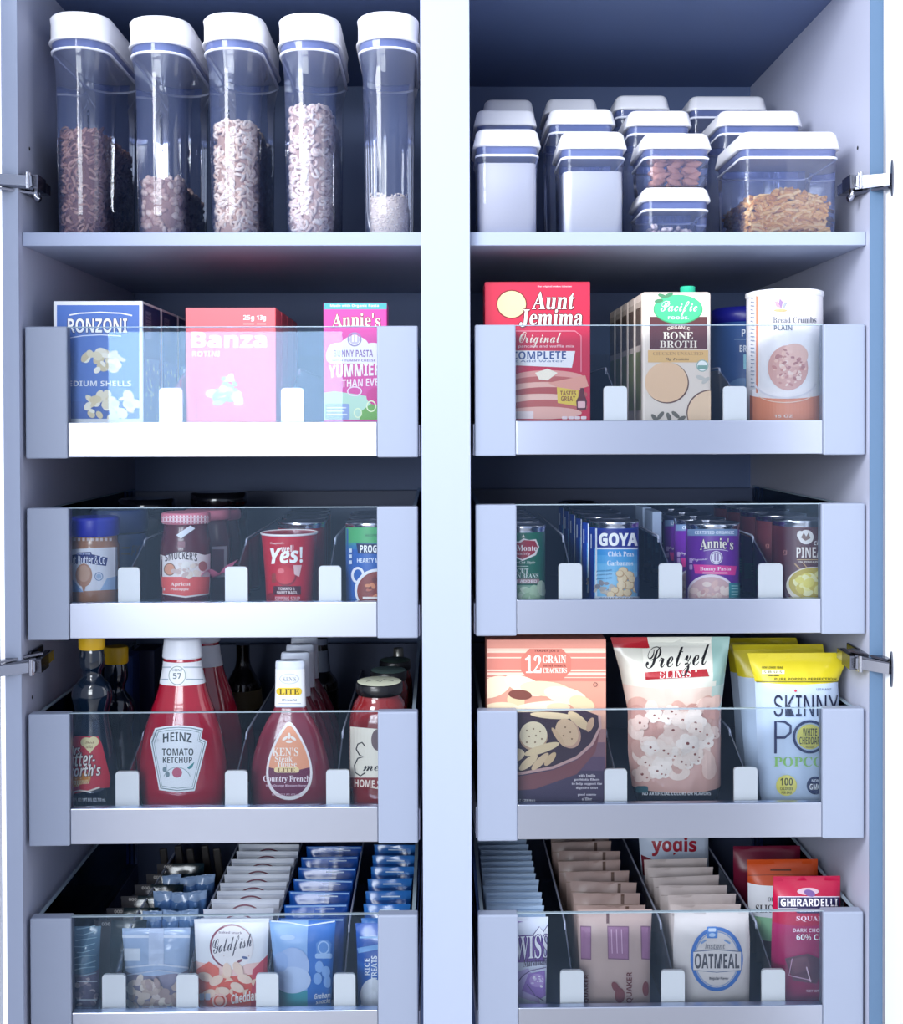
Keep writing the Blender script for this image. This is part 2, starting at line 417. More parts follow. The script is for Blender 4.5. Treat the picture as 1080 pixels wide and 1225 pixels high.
# ------------------------------------------------------------------ pull-out drawers
GLASS = clear('#fbfdff', 1.45, .012, '#aecdf0'); GEDGE = clear('#b8d8e8', 1.7, .05, '#dff0ff', milk=.5, milkc='#cfe4f2'); STEEL_L = M('#c3c9da', .3, 1.0); POST = M('#949db2', .42); STEEL_D = M('#5d6788', .4)
DR = {}
def drawer(key, u0, u1, i0, i1, vt, vp, vb, Y, label):
    vm = (vt+vb)/2
    x0, x1 = at(u0, vm, Y).x, at(u1, vm, Y).x; a0, a1 = at(i0, vm, Y).x, at(i1, vm, Y).x; um = (u0+u1)/2
    zt, zp, zb = at(um, vt, Y).z, at(um, vp, Y).z, at(um, vb, Y).z
    t = thing('pull_out_drawer', label, 'drawer', ((x0+x1)/2, Y, zb), 'pull-out pantry drawers'); o = -Vector(t.location)
    YE = .515; zf = zb+.012
    MB().box(a0+.0002, a1-.0002, Y+.002, Y+.014, zb+.0016, zp, STEEL_L, bev=.0012).build('front_panel', t, o)
    for xa, xb in ((x0, a0), (a1, x1)): MB().box(xa, xb, Y, Y+.018, zb, zt, POST, bev=.0022, seg=3).build('corner_post', t, o)
    mb = MB(); e = .0008
    mb.box(a0-.004, a1+.004, Y+.006, Y+.010, zp-.008, zt-.0012, GLASS)
    mb.box(a0-.002, a1+.002, Y+.0055, Y+.0105, zt-.0012, zt, GEDGE)
    mb.build('glass_front', t, o)
    for s, xs in ((1, x0+.003), (-1, x1-.003)):
        xa, xb = min(xs, xs+s*.006), max(xs, xs+s*.006)
        MB().box(xa, xb, Y+.018, YE, zb+.002, zp, STEEL_D, bev=.001).build('side_rail', t, o)
        g = xs+s*.003
        mb = MB(); mb.box(g-.002, g+.002, Y+.018, YE, zp, zt-.006, GLASS); mb.box(g-.0025, g+.0025, Y+.018, YE, zt-.006, zt-.0045, GEDGE); mb.build('glass_side', t, o)
        xe = x0 if s > 0 else x1
        MB().box(min(xe, xe-s*.0022), max(xe, xe-s*.0022), Y+.01, YE, zb+.001, zb+.044, M('#c6cadb', .3, .6), bev=.001).build('runner', t, o)
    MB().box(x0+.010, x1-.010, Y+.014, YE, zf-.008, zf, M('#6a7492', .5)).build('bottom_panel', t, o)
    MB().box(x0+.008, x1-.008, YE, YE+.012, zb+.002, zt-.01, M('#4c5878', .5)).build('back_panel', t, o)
    DR[key] = dict(t=t, Y=Y, zf=zf, zp=zp, zt=zt, vp=vp, x0=x0, x1=x1, YE=YE)
YD = -.004
_L = 'left cabinet drawer holding '; _R = 'right cabinet drawer holding '
drawer('1L', 30, 500, 80, 451, 390, 505, 548, YD, 'left cabinet top drawer, holding boxed pasta')
drawer('2L', 32, 500, 82, 451, 607, 721, 765, YD, 'left cabinet second drawer, holding peanut butter, jam and soup')
drawer('3L', 34, 500, 83, 452, 853, 967, 1011, YD, 'left cabinet third drawer, holding syrup, ketchup and dressing bottles')
drawer('4L', 36, 500, 85, 452, 1097, 1211, 1255, YD, 'left cabinet lowest drawer, holding snack bags')
drawer('1R', 568, 1035, 617, 985, 388, 503, 545, YD, 'right cabinet top drawer, holding pancake mix, broth and bread crumbs')
drawer('2R', 569, 1035, 618, 983, 603, 717, 760, YD, 'right cabinet second drawer, holding rows of cans')
drawer('3R', 571, 1034, 619, 984, 849, 962, 1005, YD, 'right cabinet third drawer, holding crackers, pretzels and popcorn')
drawer('4R', 572, 1033, 620, 985, 1093, 1205, 1249, YD, 'right cabinet lowest drawer, holding cocoa, oatmeal and chocolate')

TAB = M('#fbfcff', .35); DIV = clear('#f4f7fd', 1.4, .06, milk=.14)
def divider(key, u0, u1, v0, label, back_u=None, hook=True):
    d = DR[key]; Y = .014; vb = d['vp']+2
    xa, xb = at(u0, v0, Y).x, at(u1, v0, Y).x; z1 = at(u0, v0, Y).z; z0 = d['zp']-.012; xc = (xa+xb)/2
    t = thing('drawer_divider', label, 'divider', (xc, Y, d['zf']), 'drawer dividers with white tabs')
    w = xb-xa; h = z1-z0; mb = MB(); pts = rrect(w, h*2, .005, 0, 5)
    pts = [(x, max(z, 0)) for x, z, _ in pts]
    seen = []; [seen.append(p) for p in pts if p not in seen]
    zz = z0-d['zf']
    mb.loft([[(x, y, z+zz) for x, z in seen] for y in (0, .004)], TAB, smooth=False); mb.build('front_tab', t)
    sx = 0.0
    # clear plate running back, its front edge sloping up from the tab
    zt = min(d['zt']-.03, z1+.03)-d['zf']; yb = d['YE']-Y-.02
    out = [(.005, .0005), (.005, z1-d['zf']-.006), (.085, zt-.004), (yb, zt-.004), (yb, .0005)]
    mb = MB(); mb.loft([[(sx+s*.0009, y, z) for y, z in out] for s in (-1, 1)], DIV, smooth=False)
    mb.build('plate', t)
    if hook: MB().tube([(sx, .082, zt-.010), (sx, .085, zt-.002), (sx, .095, zt-.0005), (sx, yb, zt-.0005)], .0016, clear('#dfe8f8', 1.5, .1, milk=.6), 6).build('plate_lip', t)
    return t
def dividers(key, spots):
    for u0, u1, v0, lab in spots: divider(key, u0, u1, v0, lab)
dividers('1L', [(190, 218, 464, 'divider with white tab between blue pasta box and coral pasta box'), (336, 363, 464, 'divider with white tab between coral pasta box and pink pasta box')])
dividers('1R', [(722, 750, 462, 'divider with white tab between red pancake mix and broth carton'), (865, 893, 462, 'divider with white tab between broth carton and bread crumb canister')])
dividers('2L', [(141, 167, 679, 'divider with white tab between peanut butter and jam jar'), (269, 296, 678, 'divider with white tab between jam jar and red soup cup'), (381, 408, 677, 'divider with white tab between red soup cup and green-topped can')])
dividers('2R', [(668, 696, 674, 'divider with white tab between green bean can and chickpea can'), (788, 816, 674, 'divider with white tab between chickpea can and purple pasta can'), (907, 936, 674, 'divider with white tab between purple pasta can and brown pineapple can')])
dividers('3L', [(138, 166, 923, 'divider with white tab between syrup bottle and ketchup'), (269, 296, 922, 'divider with white tab between ketchup and dressing bottle'), (390, 418, 921, 'divider with white tab between dressing bottle and sauce jar')])
dividers('3R', [(723, 750, 920, 'divider with white tab between cracker box and pretzel bag'), (878, 906, 918, 'divider with white tab between pretzel bag and popcorn bag')])
dividers('4L', [(122, 150, 1166, 'divider with white tab left of the bag of nuts'), (211, 237, 1166, 'divider with white tab between bag of nuts and cheese cracker bag'), (306, 333, 1165, 'divider with white tab between cheese cracker bag and graham snack bag'), (399, 425, 1165, 'divider with white tab between graham snack bag and dark blue treat packs')])
dividers('4R', [(670, 698, 1161, 'divider with white tab between cocoa packets and brown oatmeal packets'), (791, 819, 1161, 'divider with white tab between brown oatmeal packets and pale oatmeal packets'), (911, 939, 1160, 'divider with white tab between pale oatmeal packets and chocolate pouch')])

# ------------------------------------------------------------------ left top shelf: cereal dispensers
PL = clear('#f8faff', 1.46, .05, milk=.085, milkc='#a8bcff'); PL_N = clear('#c9d4fb', 1.45, .06, milk=.25, milkc='#9db2ff'); PL_B = clear('#eef2ff', 1.5, .05, milk=.35)
LID = M('#f5f5fb', .3); GASK = M('#eef1ff', .4)
def torus(mb, c, ax, R, r, m, n=9, k=5, sq=1.0):
    ax = Vector(ax).normalized(); x = ax.orthogonal().normalized(); y = ax.cross(x); vs = []; fs = []; c = Vector(c)
    for i in range(n):
        a = 2*pi*i/n; d = x*cos(a)+y*sin(a)*sq
        for j in range(k):
            b = 2*pi*j/k; vs.append(c+d*(R+r*cos(b))+ax*r*sin(b))
    for i in range(n):
        for j in range(k): fs.append([i*k+j, ((i+1) % n)*k+j, ((i+1) % n)*k+(j+1) % k, i*k+(j+1) % k])
    mb.add(vs, fs, m, True)
def nugget(mb, c, R, m, e=(1, 1, 1)):
    b = bmesh.new(); bmesh.ops.create_icosphere(b, subdivisions=1, radius=R)
    q = Matrix.Rotation(rnd.uniform(0, 6.3), 4, Vector((rnd.random()-.5, rnd.random()-.5, rnd.random()-.5)).normalized())
    for v in b.verts: v.co = Vector(c) + q @ Vector((v.co.x*e[0], v.co.y*e[1], v.co.z*e[2]))
    mb.bm(b, m, True); b.free()
def rvec(): return Vector((rnd.uniform(-1, 1), rnd.uniform(-1, 1), rnd.uniform(-1, 1)))
def dispenser(u, vtop, Y, label, fill_v, kind, clabel, cat):
    k = K(Y); zt = at(u, vtop, Y).z; x = at(u, 140, Y).x; H = zt-ZSH; lw = 77*k; ll = .222
    t = thing('cereal_dispenser', label, 'food container', (x, Y+ll/2, ZSH), 'tall cereal dispensers on the left shelf')
    def z(v): return at(u, v, Y).z-ZSH
    zl = z(vtop+34); zn = z(vtop+43); zb = 0
    r = lw*.46
    def ring(inset, zz): return rrect(lw-2*inset, ll-2*inset, r-inset, zz, 8)
    mb = MB(); mb.loft([ring(.010, H-.0004), ring(.0035, H-.0015), ring(.001, H-.0045), ring(.0022, H-.012), ring(.0022, zl+.006), ring(-.0005, zl+.0015), ring(-.0005, zl), ring(.006, zl)], LID); mb.build('lid', t)
    mb = MB(); mb.loft([ring(.0035, zl), ring(.0042, zn)], PL_N, False, False); mb.build('neck', t)
    mb = MB(); mb.loft([ring(.0045, zn), ring(.0022, zn-.0006), ring(.0022, zn-.003), ring(.0045, zn-.0036)], GASK, False, False); mb.build('gasket', t)
    bi = .0105
    mb = MB(); mb.loft([ring(.0042, zn-.003), ring(.0052, zn-.010), ring(.0075, zn-.022), ring(bi-.002, zn-.04), ring(bi, .05), ring(bi+.001, .004), ring(bi+.004, .0)], PL, False, True); mb.build('body', t)
    # contents
    zf = z(fill_v); w = lw-2*bi-.003; l = ll-2*bi-.003; rr = r-bi-.0015
    c = MB(); core = {'squiggle': '#7c544a', 'nugget': '#9c7a70', 'ring': '#b08e7c', 'ringlight': '#b4988c', 'flake': '#d8c9bd'}[kind]  # all but the flake core are darker, painting shade into the gaps
    cm = M(core, .8, bump=.5, scale=120)
    c.loft([rrect(w-.014, l-.014, rr-.007, .001, 6), rrect(w-.014, l-.014, rr-.007, zf-.006, 6)], cm)
    per = []
    def edge(s):   # s in 0..1 around the outline, front half and the right side only show
        rg = rrect(w-.0145, l-.0145, rr-.007, 0, 12); L = []; tot = 0
        for i in range(len(rg)): d = (Vector(rg[(i+1) % len(rg)])-Vector(rg[i])).length; L.append(d); tot += d
        q = s*tot
        for i, d in enumerate(L):
            if q <= d: a = Vector(rg[i]); b = Vector(rg[(i+1) % len(rg)]); return a+(b-a)*(q/d)
            q -= d
        return Vector(rg[0])
    cols = {'squiggle': ['#c0917f', '#a97c6e', '#cfa391'], 'nugget': ['#dfc0b2', '#cba89e', '#ead2c6'], 'ring': ['#f6e0ce', '#ecd0bc', '#faeadd'], 'ringlight': ['#f3dfd5', '#ead2c8', '#f8ebe3'], 'flake': ['#e6dace', '#d8c9bb', '#efe6dd']}[kind]
    n = {'squiggle': 1300, 'nugget': 950, 'ring': 1250, 'ringlight': 1350, 'flake': 1500}[kind]
    n = int(n*min(1, zf/.17)) if kind != 'flake' else n
    for i in range(n):
        p = edge(rnd.random())
        while p.y > l*.2 and p.x < 0 or p.y > l*.46: p = edge(rnd.random())
        zz = rnd.uniform(.005, zf-.004)
        if i < n*.16: p = Vector((rnd.uniform(-.5, .5)*(w-.012), rnd.uniform(-.5, .5)*(l-.03), 0)); zz = zf-.005+rnd.uniform(-.004, .006)
        p.z = zz; m = M(rnd.choice(cols), .7)
        if kind in ('ring', 'ringlight'): torus(c, p, rvec(), .0046, .0023, m)
        elif kind == 'squiggle':
            torus(c, p, rvec(), .0055, .0021, m, 8, 4, rnd.uniform(.3, .9))
        elif kind == 'nugget': nugget(c, p, .0066, m, (1, .8, .55))
        else: nugget(c, p, .0026, m, (1, .9, .35))
    o = c.build('cereal', None, Vector((x, Y+ll/2, ZSH+.0025))); tag(o, clabel, 'cereal', 'cereals in the tall dispensers', 'stuff')
YC = .014
dispenser(88, 11, YC, 'tall clear dispenser over half full of brown cereal, next to left wall', 150, 'squiggle', 'brown twisted cereal in the dispenser next to left wall', 'cereal')
dispenser(185, 16, YC+.002, 'tall clear dispenser with white lid, one quarter full of tan nuggets', 209, 'nugget', 'tan cereal nuggets in the quarter-full dispenser', 'cereal')
dispenser(275, 12, YC, 'tall clear dispenser half full of golden ring cereal, middle of five', 141, 'ring', 'golden ring cereal in the middle dispenser', 'cereal')
dispenser(367, 13, YC, 'tall clear dispenser fullest of ring cereal, beside the oat one', 122, 'ringlight', 'pale ring cereal in the fullest dispenser', 'cereal')
dispenser(463, 11, YC, 'tall clear dispenser with a low fill of fine oats, next to white strip', 229, 'flake', 'fine pale oats in the dispenser next to white strip', 'oats')

# ------------------------------------------------------------------ right top shelf: square canisters
def canister(u0, u1, vt, vb, Y, dep, label, group, z0=None, lidh=22):
    """u0..u1 lid width, vt lid top, vb foot of it (None: on the shelf)"""
    k = K(Y); um = (u0+u1)/2; zt = at(um, vt, Y).z; z0 = ZSH if z0 is None else z0; x = at(um, vt, Y).x
    t = thing('food_canister', label, 'food container', (x, Y+dep/2, z0), group)
    w = (u1-u0)*k; H = zt-z0; kk = K(.02); r = .016
    def ring(i, zz): return rrect(w-2*i, dep-2*i, max(r-i*.7, .004), zz, 6)
    hl = lidh*kk
    mb = MB(); mb.loft([ring(.012, H-.0003), ring(.008, H-.0010), ring(.0045, H-.0045), ring(.0008, H-hl+.005), ring(0, H-hl+.0015), ring(.001, H-hl), ring(.006, H-hl)], LID); mb.build('lid', t)
    z1 = H-hl-.012
    mb = MB(); mb.loft([ring(.0045, H-hl), ring(.0055, z1)], PL_N, False, False); mb.build('neck', t)
    mb = MB(); mb.loft([ring(.004, z1+.0018), ring(.0028, z1+.001), ring(.0028, z1-.001), ring(.004, z1-.0018)], GASK, False, False); mb.build('gasket', t)
    mb = MB(); mb.loft([ring(.0035, z1), ring(.0045, z1-.006), ring(.0050, z1-.016), ring(.0052, z1-.03 if z1 > .04 else z1-.018), ring(.0060, .004), ring(.009, 0)], PL, False, True); mb.build('body', t)
    return t, w, dep, z1, Vector((x, Y+dep/2, z0))
GS = 'square food canisters on the right shelf'
def powder(c, name, fill, label, col, bumpy, cat):
    t, w, dep, z1, o = c; zf = at(600, fill, .02).z-o.z; iw, il = w-.0128, dep-.0128; mb = MB(); m = M(col, .9, bump=.08, scale=300)
    N = 14; mb.loft([rrect(iw-.006, il-.006, .012, .0015, 5), rrect(iw, il, .0135, .006, 5), rrect(iw, il, .0135, zf-.006, 5)], m, True, False)
    base = rrect(iw, il, .0135, zf-.006, 5); rings = [base]
    for q in (.85, .6, .3): rings.append([(x*q, y*q, zf-.006+(1-q)*.010+rnd.uniform(-1, 1)*bumpy) for x, y, _ in base])
    mb.loft(rings, m, False, True); b = mb.build(name, None, o); tag(b, label, cat, kind='stuff'); return b
c = canister(566, 648, 152, None, .012, .105, 'front canister full of white sugar, next to the white strip', GS); powder(c, 'sugar', 190, 'white sugar filling the front canister next to the white strip', '#eceaf0', .0003, 'sugar')
c = canister(669, 752, 155, None, .012, .115, 'front canister of white flour, between sugar and almond canisters', GS); powder(c, 'flour', 200, 'white flour in the front canister between sugar and almonds', '#f3f2f4', .0015, 'flour')
canister(567, 643, 129, None, .155, .11, 'canister standing directly behind the sugar canister', GS)
canister(577, 640, 117, None, .33, .11, 'rearmost canister in the file behind the sugar', GS)
canister(655, 738, 128, None, .16, .14, 'canister standing directly behind the flour canister', GS)
canister(652, 717, 116, None, .33, .12, 'rearmost canister in the file behind the flour', GS)
cb = canister(767, 853, 222, None, .012, .115, 'short canister under the almonds, nearly empty, holding pale bits', GS, lidh=18)
ct = canister(768, 854, 157, None, .012, .115, 'short canister of almonds stacked on another short canister', GS, z0=at(810, 222, .012).z+.0004, lidh=20)
canister(750, 830, 130, None, .17, .13, 'canister standing directly behind the stacked almond canister', GS)
canister(735, 803, 112, None, .34, .12, 'rearmost canister in the file behind the almonds', GS)
cp = canister(884, 1009, 155, None, .012, .15, 'large wide canister half full of pasta, beside the right wall', GS)
canister(859, 963, 130, None, .19, .15, 'wide canister standing directly behind the pasta canister', GS)
canister(824, 920, 113, None, .365, .14, 'rearmost wide canister in the file behind the pasta', GS)
# almonds
def almond_mesh():
    mb = MB(); m = M('#b8806c', .6, bump=.4, scale=200); prof = [(-.0115, .0003), (-.0095, .0028), (-.006, .0047), (-.001, .0056), (.004, .0048), (.009, .0024), (.0118, .0003)]
    mb.lathe([(z, r) for z, r in prof], m, 10, sy=.62); return mb
_, w, dep, z1, o = ct
al = almond_mesh().build('almond', None); first = True
nx = 3
for kz in range(5):
    for ky in range(3):
        for kx in range(nx):
            a = al if first else al.copy()
            if not first: COL.objects.link(a)
            first = False
            a.location = o+Vector(((kx-(nx-1)/2)*.0225+rnd.uniform(-.0008, .0008)+(.002 if kz % 2 else -.002), -dep/2+.0155+ky*.0135, .0076+kz*.0082+rnd.uniform(-.0005, .0005)))
            a.rotation_euler = (rnd.uniform(-.2, .2), pi/2+rnd.uniform(-.5, .5), rnd.uniform(-.35, .35))
            tag(a, 'reddish brown almond in the short canister stacked on top', 'almond', 'almonds in the stacked canister')
# pale bits
_, w, dep, z1, o = cb
mb = MB()
for i in range(46):
    h = max(0, .010-abs(rnd.gauss(0, .012))*.2)
    mb.box(0, 0, 0, 0, 0, 0, M('#c9b6b6', .8)) if False else nugget(mb, (rnd.uniform(-.5, .5)*(w-.036), rnd.uniform(-.5, .5)*(dep-.036), .007+rnd.random()*.008), .0055, M(rnd.choice(['#cdbcc0', '#b9a3a8', '#ddd0d2']), .8), (1, .7, .6))
tag(mb.build('pale_bits', None, o), 'pale broken bits at the bottom of the lower short canister', 'dry food', kind='stuff')
# pasta
_, w, dep, z1, o = cp
mb = MB(); iw, il = w-.0175, dep-.0175; zc = at(930, 230, .03).z-o.z; ze = at(930, 247, .03).z-o.z
pm = [M(c, .55) for c in ('#dda24e', '#e6b568', '#cf9340', '#ecc585')]
def ph(x): return ze+(zc-ze)*max(0, 1-(x/(iw*.52))**2)
base = [rrect(iw-.016, il-.016, .006, .002, 3)]
mb.loft([rrect(iw-.02, il-.02, .006, .002, 3), rrect(iw-.02, il-.02, .006, ze-.008, 3)], M('#a8742f', .8))
for i in range(620):
    f = rnd.random()
    x = rnd.uniform(-.5, .5)*(iw-.018); y = -il/2+.006+rnd.random()*.006 if f < .5 else rnd.uniform(-.5, .5)*(il-.016)
    if .5 <= f < .62: x = -iw/2+.006
    top = ph(x); z = rnd.uniform(.006, top) if f < .62 else top+rnd.uniform(-.006, .003)
    a = rnd.uniform(0, pi); d = Vector((cos(a)*.0085, rnd.uniform(-.25, .25)*.006 if f < .5 else sin(a)*.0085, rnd.uniform(-.5, .5)*.008))
    if abs(x+d.x) > iw/2-.004 or abs(x-d.x) > iw/2-.004: d.x *= .3
    p = Vector((x, y, max(z, .006)))
    mb.tube([p-d, p+Vector((0, 0, .0012)), p+d], .0026, rnd.choice(pm), 6)
tag(mb.build('pasta', None, o), 'golden short pasta heaped in the large wide canister', 'pasta', kind='stuff')

# ------------------------------------------------------------------ packages: builders
from mathutils import noise
def side_panel_print(mb, x, sg, rects):
    for y0, y1, z0, z1, c in rects: 
        e = x+sg*.0003; mb.add([(e, y0, z0), (e, y1, z0), (e, y1, z1), (e, y0, z1)], [[0, 1, 2, 3]], M(c))
def carton(name, label, cat, key, u0, v0, u1, Y, dep, col, group=None, bev=.0012, z0=None):
    """upright box; its front face fills u0..u1 with its top edge at v0"""
    um = (u0+u1)/2; vm = v0+60; z0 = DR[key]['zf'] if z0 is None else z0
    xa, xb = at(u0, vm, Y).x, at(u1, vm, Y).x; zt = at(um, v0, Y).z
    t = thing(name, label, cat, ((xa+xb)/2, Y+dep/2, z0), group)
    w = xb-xa; MB().box(-w/2, w/2, -dep/2, dep/2, .0003, zt-z0, M(col, .42), bev=bev).build('body', t)
    return t, Print(t.location, flat(Y), base=.0002), w, zt-z0
def prof_fn(prof):
    def r(z):
        if z is None: return max(p[1] for p in prof)
        if z <= prof[0][0]: return prof[0][1]
        for (a, b), (c, d) in zip(prof, prof[1:]):
            if z <= c: return b+(d-b)*(z-a)/max(c-a, 1e-9)
        return prof[-1][1]
    return r
def dense(prof, n=5):
    """smooth a hand-set outline of (z, r) points (Catmull-Rom)"""
    out = []
    for i in range(len(prof)-1):
        p0, p1, p2, p3 = prof[max(i-1, 0)], prof[i], prof[i+1], prof[min(i+2, len(prof)-1)]
        for k in range(n):
            t = k/n; f = lambda j: .5*(2*p1[j]+(p2[j]-p0[j])*t+(2*p0[j]-5*p1[j]+4*p2[j]-p3[j])*t*t+(3*p1[j]-p0[j]-3*p2[j]+p3[j])*t**3)
            out.append((p1[0]+(p2[0]-p1[0])*t, max(f(1), .0005)))
    return out+[prof[-1]]
class Round:
    """an upright round (or flattened) container at depth axis Yc; radii and heights are read off the photo in pixels"""
    def __init__(s, name, label, cat, key, uc, Yc, group=None, sy=1.0):
        s.Yc = Yc; s.uc = uc; s.sy = sy; s.zf = DR[key]['zf']; s.key = key
        s.x = at(uc, 650, Yc).x; s.t = thing(name, label, cat, (s.x, Yc, s.zf), group)
    def z(s, v): return at(s.uc, v, s.Yc-s.rm).z-s.zf
    def prof(s, rows):
        """rows of (v, half width px) from the top down; None as v means the drawer floor"""
        k = K(s.Yc); s.rm = max(h for v, h in rows)*k*s.sy*.9; out = []
        for v, h in rows:
            z = 0.0005 if v is None else s.z(v)
            if v is None or z > .004: out.append((z, h*k))
        return out[::-1]
    def part(s, name, prof, m, seg=48, cap0=True, cap1=True): return MB().lathe(prof, m, seg, sy=s.sy, cap0=cap0, cap1=cap1).build(name, s.t)
    def print(s, prof, su=4, sv=0, base=.0004):
        f = prof_fn(prof); zf = s.zf
        return Print(s.t.location, cyl(s.x, s.Yc, lambda z: f(None if z is None else z-zf), s.sy), su, sv, base=base, xlim=lambda z: (s.x-.992*f(z-zf), s.x+.992*f(z-zf)))
TIN = M('#c9ccd6', .22, 1.0)
def can(name, label, key, uc, hw, vt, Yc, col, group, rim=True, band=6, cat='can'):
    c = Round(name, label, cat, key, uc, Yc, group); k = K(Yc); c.rm = hw*k*.9
    H = c.z(vt); r = hw*k
    p = [(.0005, r*.96), (.003, r), (.0045, r), (.006, r*.975), (H-.008, r*.975), (H-.0055, r*.985), (H-.004, r*1.0), (H-.0006, r*1.0), (H, r*.985), (H-.001, r*.95), (H-.004, r*.94), (H-.0042, r*.6), (H-.0035, r*.58), (H-.0038, .001)]
    c.part('tin', p, TIN)
    lp = [(.0062, r*.982), (H-.0095, r*.982)]
    c.part('paper_label', lp, M(col, .35), cap0=False, cap1=False); c.lp = lp; c.H = H; c.r = r
    return c
class Pouch:
    """a filled bag: rows of (v, left u, right u); stands on the drawer floor and bulges by b metres"""
    def __init__(s, name, label, cat, key, rows, Y, b, zones, group=None, wr=.0012, seed=0, rough=.35, flatTop=0.10, nu=26, nv=34, lean=0.0, foot=True, spec=.5, ws=28):
        s.Y = Y; s.b = b; um = (rows[0][1]+rows[0][2])/2; zf = DR[key]['zf']; s.wr = wr; s.seed = seed; s.ft = flatTop; s.lean = lean; s.ws = ws
        s.R = [(at(um, v, Y).z, at(a, v, Y).x, at(c, v, Y).x, v, a, c) for v, a, c in rows]
        if foot:
            l = s.R[-1]; kk = K(Y); s.R.append((zf+.0015, l[1], l[2], l[3]+(l[0]-zf)/kk, l[4], l[5]))
        s.zt = s.R[0][0]; s.zb = s.R[-1][0]; x0 = (s.R[0][1]+s.R[0][2])/2
        t = s.t = thing(name, label, cat, (x0, Y+lean*0, zf), group); mb = MB(); vs = []; mats = []
        o = Vector(t.location)
        for side in (1, -1):
            vs = []; 
            for j in range(nv+1):
                z = s.zt+(s.zb-s.zt)*j/nv; xa, xb = s.ends(z)
                for i in range(nu+1):
                    q = i/nu; x = xa+(xb-xa)*q; vs.append(Vector((x, (s.surf(x, z) if side > 0 else 2*s.mid(z)-s.surf(x, z)), z))-o)
            by = {}
            for j in range(nv):
                z = s.zt+(s.zb-s.zt)*(j+.5)/nv; v = s.v_of(z); xa, xb = s.ends(z)
                for i in range(nu):
                    q = (i+.5)/nu; u = s.u_of(q, z); c = zones(u, v) if callable(zones) else zones
                    f = [j*(nu+1)+i, (j+1)*(nu+1)+i, (j+1)*(nu+1)+i+1, j*(nu+1)+i+1]
                    by.setdefault(c, []).append(f if side > 0 else f[::-1])
            b0 = len(mb.v); mb.v += [tuple(p) for p in vs]
            for c, fs in by.items():
                k = mb.mi(c if not isinstance(c, str) else M(c, rough, spec=spec))
                for f in fs: mb.f.append([x+b0 for x in f]); mb.m.append(k); mb.sm.append(True)
        mb.build('body', t, fix=False)
    def mid(s, z): return s.Y+s.lean*(s.zt-z)*-1 if False else s.Y
    def ends(s, z):
        R = s.R
        for a, c in zip(R, R[1:]):
            if z >= c[0]-1e-9:
                q = max(0, min(1, (a[0]-z)/max(a[0]-c[0], 1e-9))); return a[1]+(c[1]-a[1])*q, a[2]+(c[2]-a[2])*q
        return R[-1][1], R[-1][2]
    def v_of(s, z): return s.R[0][3]+(s.zt-z)/K(s.Y)
    def u_of(s, q, z):
        R = s.R
        for a, c in zip(R, R[1:]):
            if z >= c[0]-1e-9:
                w = max(0, min(1, (a[0]-z)/max(a[0]-c[0], 1e-9))); l = a[4]+(c[4]-a[4])*w; r = a[5]+(c[5]-a[5])*w; return l+(r-l)*q
        return R[-1][4]+(R[-1][5]-R[-1][4])*q
    def surf(s, x, z):
        if x is None: return s.Y-s.b
        z = max(min(z, s.zt), s.zb); xa, xb = s.ends(z); q = max(0, min(1, (x-xa)/max(xb-xa, 1e-9))); t = (s.zt-z)/(s.zt-s.zb)
        p = sin(pi*q)**.55*min(1, (max(t-s.ft*.4, 0)/max(s.ft*1.6, .01)))**.8*min(1, (1-t)/.08+.25)
        n = noise.noise(Vector((x*s.ws+s.seed*3.7, z*s.ws*.8, s.seed)))+.5*noise.noise(Vector((x*s.ws*2.3, z*s.ws*2.1+s.seed, 5.1)))
        return s.Y-s.b*p-s.wr*n*(sin(pi*q)**.3)*(.35+.65*min(1, p*2))
    def print(s, su=5, sv=5, base=.0007): return Print(s.t.location, s.surf, su, sv, base=base, xlim=lambda z: s.ends(max(min(z, s.zt), s.zb)))
def blob(P, u, v, ru, rv, cols, n, s0, s1, flat=.7):
    """a printed heap of food: n ovals within an ellipse"""
    for i in range(n):
        a = rnd.uniform(0, 2*pi); q = sqrt(rnd.random()); s = rnd.uniform(s0, s1)
        P.ell(u+ru*q*cos(a), v+rv*q*sin(a), s, s*rnd.uniform(flat*.7, flat*1.2), rnd.choice(cols), 10, rnd.uniform(-60, 60))
def outlined(P, t, u0, v0, u1, v1, c, oc, w=.9, **k):
    for dx, dy in ((-w, 0), (w, 0), (0, -w), (0, w), (w*.7, w*.9)): P.text(t, u0+dx, v0+dy, u1+dx, v1+dy, oc, **k)
    P.text(t, u0, v0, u1, v1, c, **k)

# ------------------------------------------------------------------ left cabinet, top drawer: boxed pasta
YI = .027
t, P, w, h = carton('pasta_box', 'blue pasta box with white border, front of its file, beside left corner post', 'box', '1L', 64, 360, 171, YI, .10, '#eef1f6', 'blue pasta boxes')
P.rect(68, 365, 166.5, 501, '#3f6fc4').rect(68, 480, 166.5, 501, '#355fb4')
P.line([(83, 377), (95, 374.8), (120, 373.6), (145, 374.8), (158, 377.5)], 1.6, '#f4f6fb')
outlined(P, 'RONZONI', 81, 381, 152, 398, '#ffffff', '#1c3478', style='bold')
P.line([(84, 404), (100, 401.5), (120, 400.5), (145, 402)], 1.2, '#dfe7f7')
for uu, vv in ((122, 432),): blob(P, uu, vv, 26, 13, ['#f3ead2', '#e9dcb8', '#fdf6e4', '#d9c79a'], 26, 4, 8)
P.text('MEDIUM SHELLS', 72, 455.5, 157, 462, '#f2f5fb', style='bold')
blob(P, 130, 484, 34, 15, ['#f1e6c8', '#e4d3a6', '#fbf3dd'], 34, 4, 8)
P.build('front_print', t)
